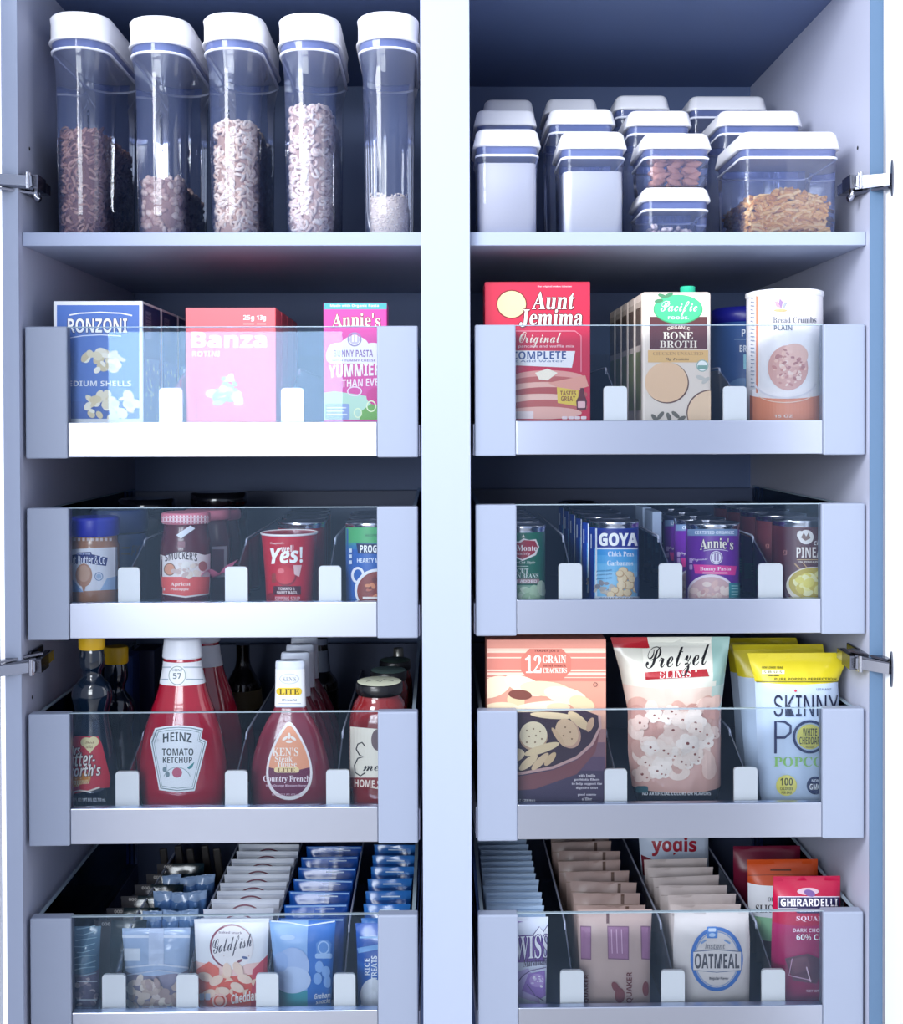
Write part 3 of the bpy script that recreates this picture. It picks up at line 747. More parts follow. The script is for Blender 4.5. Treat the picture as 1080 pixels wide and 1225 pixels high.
mb = MB(); X = w/2; side_panel_print(mb, X, 1, [(-.047, .047, .004, h-.004, '#26376e'), (-.036, -.004, h-.05, h-.012, '#c9cfe6'), (.004, .036, h-.05, h-.012, '#3b4d8c'), (-.04, .04, .012, h*.62, '#8ba3c4')])
for i in range(6): side_panel_print(mb, X+.0002, 1, [(-.033, -.007, h-.019-i*.005, h-.0178-i*.005, '#2a3a70')])
for i in range(60):
    y, z = rnd.uniform(-.037, .037), rnd.uniform(.014, h*.6); s = rnd.uniform(.002, .005); side_panel_print(mb, X+.0003+i*.00001, 1, [(y-s, y+s*.6, z-s*.5, z+s*.6, rnd.choice(['#d9dfe6', '#b9c6d6', '#5f7ea6', '#e8e6da']))])
mb.build('side_print', t)
row(t, 3, .107, '%s blue pasta box from the front, its printed side showing behind the bordered box')
t, P, w, h = carton('pasta_box', 'coral pasta box with white lettering, between the two dividers', 'box', '1L', 222, 368, 330, YI, .055, '#f0606a', 'coral pasta boxes')
P.text('25g', 291, 377, 304, 384.5, '#fff4f2', 'bold').text('13g', 307, 377, 318, 384.5, '#fff4f2', 'bold').rect(291, 387, 304, 388, '#ffe6e4').rect(307, 387, 318, 388, '#ffe6e4')
P.text('Banza', 229, 397, 319, 416, '#ffffff', 'bold', fat=.01).text('ROTINI', 230, 420, 263, 426.5, '#ffe9e6', 'bold')
P.line([(235, 470), (235, 501)], 3, '#d94a58').line([(232, 441), (232, 466)], 1.4, '#d94a58').line([(235, 441), (235, 470)], 1.4, '#d94a58').line([(238, 441), (238, 466)], 1.4, '#d94a58')
blob(P, 273, 474, 22, 10, ['#c9cede', '#e3e4ee', '#a9b2cc'], 24, 4, 8); blob(P, 273, 460, 10, 12, ['#d6dae8', '#eceef4', '#b4bcd4'], 16, 3, 6)
P.build('front_print', t)
row(t, 3, .062, '%s coral pasta box from the front, in the file behind the lettered coral box')
# one navy box files behind the coral ones
t, P, w, h = carton('pasta_box', 'navy box in the file behind the coral pasta boxes', 'box', '1L', 258, 374, 338, .29, .06, '#22345f', None)
t, P, w, h = carton('pasta_box', 'pink pasta box with teal top band, beside right corner post', 'box', '1L', 387, 362, 463, YI, .05, '#d9389a')
P.rect(387.5, 362.5, 462.5, 370, '#3fa5a8').text('Made with Organic Pasta', 395, 364, 453, 368, '#e9fbf6', 'bold')
outlined(P, 'Annie\'s', 397, 376, 455, 392, '#f8ecd0', '#7a1d55', .8, style='serif', arc=2)
P.rr(390, 416, 470 if False else 462, 435, 8, '#f2ecf4').ell(424, 414, 17, 12, '#f2ecf4').ell(405, 418, 13, 8, '#f2ecf4').ell(446, 418, 13, 8, '#f2ecf4')
P.ring(424, 406, 8.5, 8.5, 1.6, '#9a8bb4').ell(424, 406, 6, 6, '#c9bddb').rect(421, 401, 423, 409, '#f6f2fa').rect(425, 401, 427, 409, '#f6f2fa')
P.text('BUNNY PASTA', 399, 418.5, 446, 427, '#8a6aa8', 'bold').text('WITH YUMMY CHEESE', 397, 430, 449, 432.5, '#8a6aa8')
P.text('YUMMIER', 393, 437, 456, 452, '#fff1fa', 'bold', fat=.01, rise=3).text('THAN EVER', 409, 454, 459, 463, '#ffe9f6', 'bold', rise=2)
P.poly([(387.5, 502), (462.5, 502), (462.5, 478), (440, 474), (415, 470), (400, 468), (387.5, 470)], '#b7dcc6').poly([(430, 502), (462.5, 502), (462.5, 477), (445, 482), (432, 492)], '#69a83a')
P.ell(452, 474, 14, 11, '#d11a86').ring(424, 468, 9, 6, 1.5, '#f6d9ea').ring(444, 486, 6, 7, 1.4, '#e9f3c8').ring(428, 494, 5, 6, 1.4, '#e9f3c8').rr(389, 483, 418, 502, 2, '#8b9fd0').rect(391, 487, 414, 488.5, '#dfe6f6').rect(391, 491, 412, 492.5, '#dfe6f6').rect(391, 495, 415, 496.5, '#dfe6f6')
P.build('front_print', t)

# ------------------------------------------------------------------ right cabinet, top drawer
t, P, w, h = carton('pancake_mix_box', 'tall red pancake mix box beside the left corner post', 'box', '1R', 580, 337, 706, YI, .06, '#cf1f43')
P.text('the original makes it better', 643, 341.5, 684, 344, '#f4c3c8').rect(580.5, 337.5, 705.5, 339, '#a81735')
P.ell(612, 364, 18.5, 17.5, '#7a1526').ell(612, 364, 17, 16, '#efd39a')
outlined(P, 'Aunt', 636, 349, 686, 370, '#fff6f2', '#5f0d20', 1.1, style='serif', shear=.12)
outlined(P, 'Jemima', 621, 370, 696, 391, '#fff6f2', '#5f0d20', 1.1, style='serif', shear=.1)
P.line([(617, 396), (688, 396), (695, 402), (695, 445)], 1.2, '#e88a98')
P.text('Original', 621, 397, 671, 416, '#f7e7d8', 'script').text('pancake and waffle mix', 620, 412.5, 687, 416.5, '#f0c8cc', 'bold')
P.poly([(590, 419), (688, 420), (684, 440), (590, 436)], '#f2eef0').text('COMPLETE', 612, 420.5, 677, 430, '#35508e', 'bold', rise=.6).text('Just Add Water', 600, 430.5, 674, 434, '#8a94b4')
for (a, b, c, d, col) in ((655, 452, 44, 9, '#e9a196'), (655, 458, 46, 8, '#c4635c'), (650, 466, 46, 9, '#f0b9aa'), (655, 472, 48, 9, '#b9534f'), (648, 480, 48, 9, '#f2c3b4'), (655, 487, 48, 9, '#c2605a'), (650, 494, 46, 7.5, '#eeb4a6')):
    P.ell(a, b, c, d, col, 28)
P.poly([(640, 446), (655, 441), (667, 446), (655, 455), (645, 454)], '#fdf0dc').poly([(655, 458), (700, 449), (704, 462), (680, 470)], '#e8a08e')
P.rr(597, 492, 638, 501, 1, '#f1dcdc')
P.poly([(666, 463), (692, 467), (691, 486), (667, 482)], '#e8c64a').text('TASTES', 670, 467.5, 689, 473, '#7a2a1a', 'bold').text('GREAT', 671, 474, 688, 480, '#7a2a1a', 'bold')
P.poly([(694, 464), (698, 464), (699, 472), (702, 480), (701, 490), (690, 490), (689, 480), (693, 472)], '#5a1320').rr(691, 480, 700, 488, 1, '#e9b9bd')
for i in range(4): P.rr(672+i*7.6, 498, 678.6+i*7.6, 501.5, 1, '#f6dfe2')
P.build('front_print', t)

t, P, w, h = carton('broth_carton', 'cream broth carton with green oval logo, front of its file', 'carton', '1R', 768, 349, 850.5, YI, .056, '#e9dacd', 'broth cartons', bev=.004)
for s in (1,): pass
P.clip = [((850, 0, 0), (1, 0, 0)), ((768.5, 0, 0), (-1, 0, 0))]
P.rect(777, 379, 846, 418, '#5e3236'); P.ell(811, 370, 29.5, 17.5, '#3f9f6c', 36).ell(811, 369.6, 28.5, 16.6, '#4bc98a', 36)
for a, b, r in ((792, 354, 20), (800, 353, -25), (788, 360, -10)): P.ell(a, b, 5.5, 2.4, '#4d8a63', 10, r)
P.text('Pacific', 790, 360, 834, 378, '#ffffff', 'script').text('FOODS.', 799, 378.5, 824, 382, '#f0fff6', 'bold')
P.text('ORGANIC', 798, 391.5, 825, 395.5, '#ead7c4', 'bold', arc=2).text('BONE', 793, 397, 829, 406, '#f6ead9', 'serif').text('BROTH', 789, 407.5, 834, 416, '#f6ead9', 'serif').rect(789, 417, 833, 417.7, '#e7c9a4')
P.rect(775, 419, 847, 433.5, '#e4b878').text('CHICKEN UNSALTED', 781, 421, 841, 425, '#b58a5a', 'serif').text('9g Protein', 797, 428, 824, 432, '#4a3526', 'si')
P.ell(798, 458, 26, 24.6, '#6b4a40', 40).ell(797, 457.2, 25.6, 24, '#ecc49e', 40); P.ell(850, 494, 29, 28, '#6b4a40', 40).ell(851, 494.8, 28.6, 27.6, '#efcdaa', 40)
P.ell(840, 437.5, 7.2, 7.2, '#f4f6f2').ring(840, 437.5, 7.2, 7.2, 1.2, '#9db5ae').rect(834.5, 437, 845.5, 441.5, '#7fa79a')
for a, b, r in ((783, 500, 50), (790, 497, -50), (800, 499, 70), (808, 496, 40), (815, 501, -30), (838, 452, 20), (844, 455, -40)): P.ell(a, b, 6, 2.6, '#6f6a5e' if a < 830 else '#c8c4bc', 10, r)
P.build('front_print', t)
mb = MB(); X = -w/2; side_panel_print(mb, X, -1, [(-.022, .022, .01, h-.012, '#cbbcae'), (-.02, .02, .05, h*.62, '#9cae52'), (-.02, .02, h*.66, h-.02, '#5a4034')]); mb.build('side_print', t)
MB().lathe([(h-.0005, .0118), (h+.0015, .0118), (h+.002, .0105), (h+.0085, .0105), (h+.0095, .0095)], M('#2fb890', .4), 24, cx=(at(822.5, 345, YI+.02).x-t.location.x), cy=-.008).build('screw_cap', t)
row(t, 4, .0595, '%s broth carton from the front, in the file behind the green-capped one', skip=('screw_cap',))
c = Round('powder_tub', 'blue tub with navy lid, half hidden behind bread crumb canister', 'tub', '1R', 893, .205, None)
pr = c.prof([(384, 40), (386, 42), (495, 42), (None, 40)]); c.part('body', pr, M('#2c5390', .4))
lp = c.prof([(366, 38), (368, 41), (383, 41.5), (385, 40)]); c.part('lid', lp, M('#171c86', .35))
P = c.print(pr); P.text('P', 887, 393.5, 891.5, 402.5, '#e6ecf6', 'bold').text('BR', 884.5, 413, 893, 421, '#e6ecf6', 'bold').rect(878, 405.5, 893, 406.3, '#8fb2d8').rr(889, 424, 896, 442, 1, '#8fd0e0').ell(888, 470, 20, 18, '#5a7fae').build('front_print', c.t)
c = Round('breadcrumb_canister', 'white and orange cardboard canister of bread crumbs, beside the right corner post', 'canister', '1R', 938, .068, None)
pr = c.prof([(350, 44.2), (470, 44.2), (None, 44.2)]); c.part('body', pr, M('#f1edf0', .4), 48)
lp = c.prof([(344.5, 41), (346, 45.2), (350, 45.6), (352.5, 44.6)]); c.part('rim', lp, M('#f3f3f7', .3), 48)
P = c.print(pr, 4); P.rect(895, 470, 983, 503, '#e08a66').ell(938, 470, 46, 7, '#f4eef0', 30)
P.rect(904, 352, 906.5, 470, '#dc8a6c')
for i in range(24): P.rect(897, 356+i*4.6, 902 if i % 3 else 900, 357.2+i*4.6, '#9aa4b8')
P.poly([(926, 361), (930, 360), (933, 368), (928, 367)], '#d98a9a').poly([(932, 357), (936, 361), (934, 369), (931, 364)], '#8a6a9a').poly([(938, 361), (941, 362), (938, 368), (935, 369)], '#8f97b0').ell(933, 371.5, 8, 1.8, '#e4a070')
P.text('Bread Crumbs', 924, 379, 976, 386.5, '#5b5f70', 'serif').text('PLAIN', 925, 389.5, 947, 395, '#5b5f70', 'bold')
P.ell(942, 440, 24, 27, '#dba79e').ell(950, 425, 16, 14, '#e9bcae'); blob(P, 942, 440, 20, 22, ['#f3d6ca', '#c98a84', '#eec4b6', '#b97a78'], 60, 1.5, 3.5)
P.ring(938, 455, 38, 22, 2, '#e3dfe6', 24, 10, 170).text('15 OZ', 925, 496, 947, 499.5, '#f8e2d6', 'bold'); P.ring(938, 470, 34, 12, 1, '#f7d9c4', 24, 20, 160)
P.build('front_print', c.t)

# ------------------------------------------------------------------ left cabinet, second drawer: jars, soup cups, cans
JARP = clear('#f4f6ff', 1.45, .06, milk=.04)
def jar(name, label, key, uc, Yc, rows, col, lidrows, lidcol, group=None, cat='jar', sy=1.0, rough=.25):
    c = Round(name, label, cat, key, uc, Yc, group, sy); c.rm = 0
    p = dense(c.prof(rows), 4); c.part('body', p, M(col, rough, coat=.4)); c.p = p
    lp = c.prof(lidrows); c.part('lid', lp, lidcol if not isinstance(lidcol, str) else M(lidcol, .35)); c.lp = lp
    return c
c = jar('peanut_butter_jar', 'peanut butter jar with blue lid and white label, beside left corner post', '2L', 113.5, .060, [(641, 25), (644, 26), (650, 26.5), (655, 28), (690, 28.4), (712, 28), (735, 26), (None, 25)], '#a8795c', [(620, 26), (622, 28), (624, 28.4), (640, 28.4), (642.5, 27.5)], '#1620a8', 'peanut butter jars')
p = c.p; P = c.print(p, 3); P.poly([(84, 657), (144, 654), (144, 705), (84, 708)], '#e9ebf6').poly([(84, 690), (100, 708), (84, 708)], '#8fb0e0').poly([(128, 692), (144, 688), (144, 705), (120, 706)], '#a7c4ea')
P.poly([(84, 664), (92, 663), (92, 661), (109, 660), (110, 663), (129, 667), (127, 677), (105, 674), (84, 675)], '#1f2f77').text('ut Butter & Co', 85.5, 664.5, 126, 675, '#f2f4ff', 'bold').text('SINCE 1998', 92, 661.6, 108, 663.4, '#dfe4ff')
P.ell(100.5, 688, 10, 14, '#b98a72').ell(100.5, 686, 7.5, 10, '#cda58e').poly([(98, 700), (103, 700), (100.5, 711)], '#b98a72').ring(118.5, 689.5, 5.2, 5.2, 1, '#7f9cc4').ell(118.5, 689.5, 3, 3, '#a9c0de')
for i in range(9): P.rect(88+i*5.4, 643.5, 91+i*5.4, 647, '#d8c7c2')
P.build('front_label', c.t)
c = jar('peanut_butter_jar', 'spread jar with blue label just behind the white-labelled one', '2L', 143, .165, [(640, 32), (646, 33.5), (700, 33.5), (None, 33)], '#1f3f78', [(611, 31), (614, 33), (634, 33.5), (638, 32)], '#15306e', 'peanut butter jars')
P = c.print(c.p, 4); P.text('py', 157, 652, 167.5, 665, '#0d1430', 'bi').rect(146, 654, 155, 656.5, '#0d1430').rect(145, 661, 156, 663.5, '#0d1430').build('front_label', c.t)
for uu, vv, yy, lab in ((176, 598, .30, 'dark-lidded jar at back of drawer, behind the peanut butter'), (262, 590, .30, 'dark-lidded jar at back of drawer, behind the jam jars')):
    c = jar('sauce_jar', lab, '2L', uu, yy, [(vv+17, 30), (vv+24, 33), (680, 33), (None, 32)], '#20242e', [(vv, 30), (vv+1.5, 33), (vv+14, 33.5), (vv+17, 31)], M('#0c0e14', .15, coat=.6), 'dark jars at the back of the drawer')
GING = M('#d77f92', .35)
def jam(lab, uc, Yc, first):
    s = (D+.058)/(D+Yc); q = lambda v: 0
    c = jar('jam_jar', lab, '2L', uc, Yc, [(627, 26), (631, 25.5), (640, 27), (655, 30), (668, 30.2), (705, 30.2), (716, 29), (735, 28), (None, 26)] if first else [(v, h*s) for v, h in ((622, 26), (626, 25.5), (635, 27), (649, 30), (661, 30), (700, 30), (None, 27))], '#5a2630', [(614.5, 26), (616, 28.5), (626, 29), (628, 27)] if first else [(611, 26*s), (612.5, 28.5*s), (621, 29*s), (623, 27*s)], GING, 'jam jars')
    return c
c = jam('jam jar with checked pink lid and coral label, between the left two dividers', 222.5, .060, True)
P = c.print(c.lp, 3)
for i in range(15): P.rect(194+i*4.2, 616.5, 196+i*4.2, 626.5, '#f6e3e8')
for j in range(2): P.rect(193, 618.5+j*4.4, 253, 620+j*4.4, '#efc9d2')
P.build('lid_check', c.t)
P = c.print(c.p, 3); P.poly([(191, 663), (197, 665), (210, 661), (222, 660), (234, 661), (245, 664), (252, 662), (251, 711), (222, 715), (193, 711)], '#f1e9ea').poly([(193, 690), (251, 690), (250, 709.5), (222, 713), (194, 709.5)], '#e8605c')
P.text('SMUCKER\'S', 197.5, 662.5, 236, 672, '#4a3a44', 'bold', arc=3).text('Apricot', 204, 696.5, 228, 702, '#fff1ea', 'serif').text('Pineapple', 204, 703, 226, 707, '#fff1ea', 'serif')
P.ell(203, 681, 6.5, 7, '#e2a184').ring(203, 681, 7, 7.5, 1, '#8a6a5a'); blob(P, 224, 681, 16, 8, ['#e8dcd8', '#f4efec', '#d6bcb8', '#efe0d4'], 20, 3, 6); P.ell(243, 677, 5, 6, '#b06a68')
P.poly([(211, 640), (228, 628.5), (234, 632), (217, 644)], '#dfe3ee').rr(213, 647, 222, 655, 1, '#8d5e68')
P.build('front_label', c.t)
c = jam('jam jar with checked lid just behind the coral-labelled one', 248, .145, False)
P = c.print(c.p, 3); P.poly([(232, 655), (272, 653), (272, 690), (232, 692)], '#d9cdd2').rect(253, 657, 268, 686, '#8a5a64').build('front_label', c.t)
c = jam('jam jar third in the file, behind the other checked lids', 262, .225, False)
mb = MB(); P0 = at(268, 690, .05); xs = [at(245+i*4.6, 0, .05).x-P0.x for i in range(11)]
mb.grid(lambda a, b: ((a-.5)*.050, b*.03+.006*sin(a*9), .006*sin(a*7+b*3)+a*.018-b*.004), 16, 6, M('#d76a94', .3, spec=.6))
zr = DR['2L']['zf']
w_ = mb.build('film_wrapper', None, Vector((at(262, 690, .032).x, .028, at(262, 690, .03).z))); tag(w_, 'crumpled pink film wrapper lying over the divider beside the jam jar', 'wrapper')
c = Round('soup_cup', 'red sipping soup cup with white lettering, right of the jam jar', 'cup', '2L', 346, .062, 'red soup cups')
p = dense(c.prof([(640, 33), (660, 31.3), (690, 29), (718, 27.8), (None, 26.5)]), 4); c.part('body', p, M('#c4162f', .3)); H = c.z(640); k = K(.062)
c.part('rim', [(H-.002, 33.2*k), (H-.0008, 34.2*k), (H+.0008, 34.2*k), (H+.0012, 33*k), (H-.004, 31*k), (H-.004, .001)], M('#f3f0f2', .3))
P = c.print(p, 3); P.text('Campbell\'s', 323, 648, 340, 652, '#f6e6e4', 'script').text('well', 336, 652, 351, 660, '#fdf4f2', 'bold').text('Yes!', 323, 656, 362, 675, '#ffffff', 'bi', fat=.012, rise=2)
P.ell(342, 689, 13, 12, '#8f0d22').ell(341, 688, 12, 11, '#d2303c').ell(336, 683, 4, 3, '#e8757a').poly([(351, 676), (361, 676), (358, 690), (352, 687)], '#e8c2c4').rect(325, 686, 330, 697, '#9a3a30')
P.rect(327, 701, 360, 711.5, '#4f0a1f').text('TOMATO &', 333, 702.5, 353, 706, '#f3dfe0', 'bold').text('SWEET BASIL', 331, 707, 356, 710.5, '#f3dfe0', 'bold').text('SIPPING SOUP', 329, 713.5, 359, 718.5, '#f5c4c8', 'bold').ell(324, 714, 5, 5, '#8f0d22')
P.build('front_label', c.t)
c = can('soup_can', 'red soup can with silver lid standing behind the soup cup', '2L', 361, 29, 625, .155, '#8e1524', 'red cans behind the soup cup')
row(c.t, 3, .072, '%s red can from the front in the file behind the soup cup', dx=-.004)
c = can('soup_can', 'green and blue soup can beside the right corner post', '2L', 445, 32, 625.5, .060, '#2c62b4', 'green and blue soup cans')
P = c.print(c.lp, 3); P.rect(413, 631, 478, 649, '#4fae6c').rect(413, 649, 478, 652, '#3f94a0').rect(413, 652, 478, 657, '#357fb0').text('RECIPE', 437, 639, 451, 642, '#2f7050', 'bold')
P.poly([(426, 650), (478, 651), (477, 663), (428, 662)], '#12204e').text('PROG', 430.5, 652, 450.5, 661, '#ffffff', 'bold').text('HEARTY M', 427, 667.5, 453, 673, '#e6f0fb', 'bold')
P.ring(428, 688, 8, 10, 3, '#eef0f6').ell(452, 706, 28, 26, '#eef0f6').ell(452, 707, 25, 23.5, '#8d3a2a'); blob(P, 452, 703, 17, 12, ['#c0654a', '#6f2418', '#d98a5a', '#a84a34'], 22, 2, 4.5)
P.rect(434, 713.5, 452, 716, '#f4ece6')
for i in range(3): P.rect(417.5, 656+i*7, 421, 660.5+i*7, '#dbe8f8')
P.build('front_label', c.t)
row(c.t, 2, .074, '%s green and blue soup can from the front, beside right corner post', dx=-.002)

# ------------------------------------------------------------------ right cabinet, second drawer: cans in rows
c = can('vegetable_can', 'green can of green beans with red badge, beside left corner post', '2R', 625, 27.5, 629, .058, '#1f6a52', 'green bean cans')
P = c.print(c.lp, 3); P.poly([(604, 652), (612, 646), (620, 648), (626, 644), (633, 646), (641, 645), (645, 654), (641, 664), (632, 668), (625, 671), (616, 667), (606, 664)], '#f0e6e4').poly([(606, 653), (613, 648), (621, 650), (627, 646), (640, 647), (643, 654), (639, 662), (631, 666), (625, 669), (616, 665), (607, 662)], '#a3293a')
P.text('Del Monte', 603, 652, 642, 659, '#fff4f2', 'serif').text('Quality', 615, 660.5, 634, 665, '#f3d9da', 'script').poly([(624, 643), (626, 639), (628, 643)], '#efe6d8').text('Fresh Cut Style', 606, 671, 640, 675, '#e9efe6', 'si').rect(616, 677, 632, 677.6, '#cfe0d4')
P.text('CUT', 618.5, 680, 632, 685.5, '#e6f0e8', 'serif').text('GREEN BEANS', 602, 686, 644, 691.5, '#e6f0e8', 'serif').rect(600, 692.5, 645, 698, '#b58f92').text('SALT ADDED', 606, 693.5, 642, 697, '#f6eded', 'bold')
P.rect(598, 700, 653, 718, '#8fb59a'); blob(P, 630, 709, 22, 8, ['#b9d4b4', '#a6c6a2', '#cfe2c8', '#86aa86'], 22, 4, 7); P.ell(647, 702, 5, 8, '#c4d6bc')
P.build('front_label', c.t)
row(c.t, 4, .072, '%s green bean can from the front, in the file beside left corner post', dx=-.001)
c = can('chickpea_can', 'blue can of chickpeas with large white lettering, front of its file', '2R', 734, 30, 624, .060, '#123a9c', 'chickpea cans')
P = c.print(c.lp, 3); P.rect(711, 656, 765, 718, '#3f9ade').rect(711, 664, 765, 674, '#56aae4').rect(711, 674, 765, 684, '#74bdea').rect(711, 684, 765, 718, '#8fcaee').rect(712, 632, 714, 717, '#e8f0fb').rect(706, 639, 707.5, 656, '#dfe8fa')
P.rect(714, 633.5, 763.5, 656, '#15248a').rect(714, 655, 763.5, 657, '#f0f4ff').text('GOYA', 716, 637.5, 763, 653, '#ffffff', 'bold', fat=.02)
P.text('Chick Peas', 727, 659.5, 758, 665.5, '#f4f8ff', 'serif').text('Garbanzos', 726, 670.5, 757, 676.5, '#f4f8ff', 'serif')
for i in range(3): P.text('premium quality', 713, 682+i*4.6, 732, 684.6+i*4.6, '#3a6a9e', 'si', rise=1.5)
blob(P, 722, 704, 11, 8, ['#b7b2b0', '#8f8f98', '#cfc6bc'], 22, 2, 4)
for a, b, r in ((745, 683, 6), (752, 688, 6), (744, 692, 6.5), (752, 700, 6.5), (743, 700, 6), (756, 693, 5), (741, 709, 6), (735, 706, 5), (750, 709, 5.5), (730, 711, 5), (741, 686, 5), (760, 705, 4)): P.ell(a, b, r, r*.86, '#c9a47a', 16).ell(a-.4, b-.5, r-.8, r*.86-.8, '#ecd6ae', 16)
P.ell(742, 698, 3, 8, '#f1dcb8', 14); P.ell(762, 699, 4, 10, '#5b7fb4').rect(711, 713, 765, 718, '#e3e8f2').text('PRIME SELECT', 717, 714, 759, 717, '#3a4f8c', 'bold')
P.build('front_label', c.t)
row(c.t, 5, .073, '%s chickpea can from the front in the blue file', dx=-.0008)
c = can('pasta_can', 'purple can of shaped pasta with pink ribbon, front of its file', '2R', 852, 32, 627, .062, '#6a2a9c', 'purple pasta cans')
P = c.print(c.lp, 3); P.rect(819, 633, 886, 641, '#7a94bc').text('CERTIFIED ORGANIC', 831, 635, 878, 639, '#e9eef8', 'bold'); outlined(P, 'Annie\'s', 837, 645, 877, 658, '#f7efe2', '#3f1468', .7, style='serif', arc=2); P.ring(856, 660, 16, 3, .8, '#e9def4', 16, 200, 340)
P.ell(856.5, 667, 7.6, 8, '#efe9f6').ring(856.5, 667, 6.8, 7.2, 1.2, '#9a86b6').rect(854, 662, 856, 671, '#9a86b6').rect(857.5, 662, 859.5, 671, '#9a86b6').text('Organic', 828, 667.5, 846, 672, '#f0e4f8', 'script', rise=1)
P.poly([(829, 675), (881, 677), (879, 688), (831, 686)], '#e63f9e').text('Bunny Pasta', 837, 678, 874, 683.5, '#ffeef8', 'serif').rect(840, 684.6, 870, 686, '#ffd9ee')
P.ell(850, 710, 29, 23, '#f2e4ee', 36).ell(850, 711, 27, 21, '#d9b4b6', 36); blob(P, 850, 708, 21, 13, ['#eccfc8', '#f2ddd4', '#d6a8a8', '#e6c0ba'], 30, 3, 6); P.rect(871, 697, 885, 718, '#3f8f98')
for i in range(5): P.rect(874, 700+i*3.5, 882, 701+i*3.5, '#a9d6da')
for i in range(2): P.rr(823.5, 667+i*8, 827.5, 673+i*8, .8, '#c9a9e2')
P.build('front_label', c.t)
row(c.t, 4, .073, '%s purple pasta can from the front, in the file between the right two dividers', dx=-.0015)
for i, (uu, yy, vt, lab) in enumerate(((786, .16, 612, 'nearer pale paper sleeve standing left of the purple pasta cans'), (774, .23, 607, 'farther pale paper sleeve standing left of the purple pasta cans'))):
    x = at(uu, 640, yy).x; z0 = DR['2R']['zf']+.0005; z1 = at(uu, vt, yy).z
    s = MB().box(x-.007, x+.007, yy, yy+.062, z0, z1, M('#a3b4cf', .5), bev=.001).build('paper_sleeve'); tag(s, lab, 'carton', 'paper sleeves among the cans')
c = can('pineapple_can', 'brown can of pineapple chunks, beside right corner post', '2R', 955.5, 32, 622.5, .062, '#5a2a30', 'pineapple cans')
P = c.print(c.lp, 3); P.ell(964, 642.5, 9, 8.6, '#f0ebe8').ell(957, 640, 4, 5, '#f0ebe8').poly([(958, 643), (961, 637), (964, 642), (967, 637), (969, 644), (963, 647)], '#8a6f66').text('ch', 973, 645.5, 981, 652, '#f3e6dc', 'bi').text('PINEA', 952.5, 654.5, 983.5, 667, '#f6ece2', 'bold').rect(953, 669, 984, 669.8, '#d9b37a').text('IN PINEAPPLE', 955, 671, 984, 673.5, '#e9d7c4', 'bold')
P.text('g', 936, 658, 941, 664, '#a8706a', 'bold').line([(950, 674), (960, 684)], 1.6, '#c9a06a').line([(960, 673), (968, 683)], 1.2, '#c9a06a')
P.ell(972, 700, 32, 22, '#efe6d4', 40).ell(973, 698, 30, 19, '#c9b23a', 40); blob(P, 972, 697, 24, 14, ['#ecdf6a', '#f4eb92', '#dcc94e', '#f8f2b4'], 40, 4, 8)
P.build('front_label', c.t)
row(c.t, 4, .080, '%s pineapple can from the front, in the brown file', dx=-.001)

# ------------------------------------------------------------------ left cabinet, third drawer: bottles
DARKB = M('#0b1a2c', .08, coat=.8)
def syrup(lab, uc, Yc, s=1.0, dv=0):
    c = Round('syrup_bottle', lab, 'bottle', '3L', uc, Yc, 'yellow-capped syrup bottles', .72); c.rm = 0
    p = dense(c.prof([(778+dv, 13*s), (782+dv, 14*s), (790+dv, 15*s), (800+dv, 14.5*s), (809+dv, 11*s), (815+dv, 13*s), (824+dv, 21*s), (836+dv, 24*s), (848+dv, 22*s), (862+dv, 19*s), (880+dv, 22*s), (905+dv, 27*s), (940+dv, 30*s), (958+dv, 30*s), (None, 28*s)]), 4)
    c.part('body', p, DARKB, 40); c.p = p
    c.part('cap', c.prof([(758+dv, 14.5*s), (760+dv, 15.5*s), (776+dv, 15.5*s), (778.5+dv, 14*s)]), M('#e2b41e', .35)); return c
c = syrup('dark syrup bottle with yellow cap and red label, beside left corner post', 109, .062)
P = c.print(c.p, 3, 4, base=.0005); P.poly([(82, 880), (118, 881), (122, 890), (132, 930), (131, 942), (116, 943), (84, 951)], '#c8283c').poly([(82, 926), (110, 924), (108, 934), (84, 944)], '#d98a2e')
P.ell(103.5, 888, 7, 6, '#efe0a8').ell(112, 887, 6.5, 6, '#efe0a8').poly([(97, 889), (118.5, 888), (108, 901)], '#efe0a8').text('Thick', 102, 886, 113, 889.5, '#8a5a2a', 'script').text('and Rich', 103, 891, 111, 895, '#8a5a2a', 'script')
for tx, a, b, q, d in (('Mrs.', 82, 893, 98, 904), ('utter-', 83, 902, 114, 917), ('worth\'s', 80, 915, 121, 929)): outlined(P, tx, a, b, q, d, '#fff2ea', '#4a0a1a', .7, style='bi', rise=2)
P.text('Original', 82, 931, 108, 941, '#fbe6b0', 'si', rise=2).line([(84, 948), (96, 945), (106, 946), (120, 941)], 2, '#f2e4d8').text('24 FL OZ (1 PT 8 FL OZ) 710 mL', 86, 954, 127, 959, '#e6e9f0', 'bold')
P.build('front_label', c.t)
c = syrup('dark syrup bottle with yellow cap, second in its file', 138, .165, .93, 17)
for uu, vv, yy, hw, colr, lab in ((151, 785, .25, 8, '#1f3f86', 'narrow blue carton behind the syrup bottles'), (172, 778, .29, 13, '#101a44', 'dark navy carton behind and right of the syrup bottles')):
    carton('tall_carton', lab, 'carton', '3L', uu-hw, vv, uu+hw, yy, .05, colr, 'dark cartons behind the syrup')
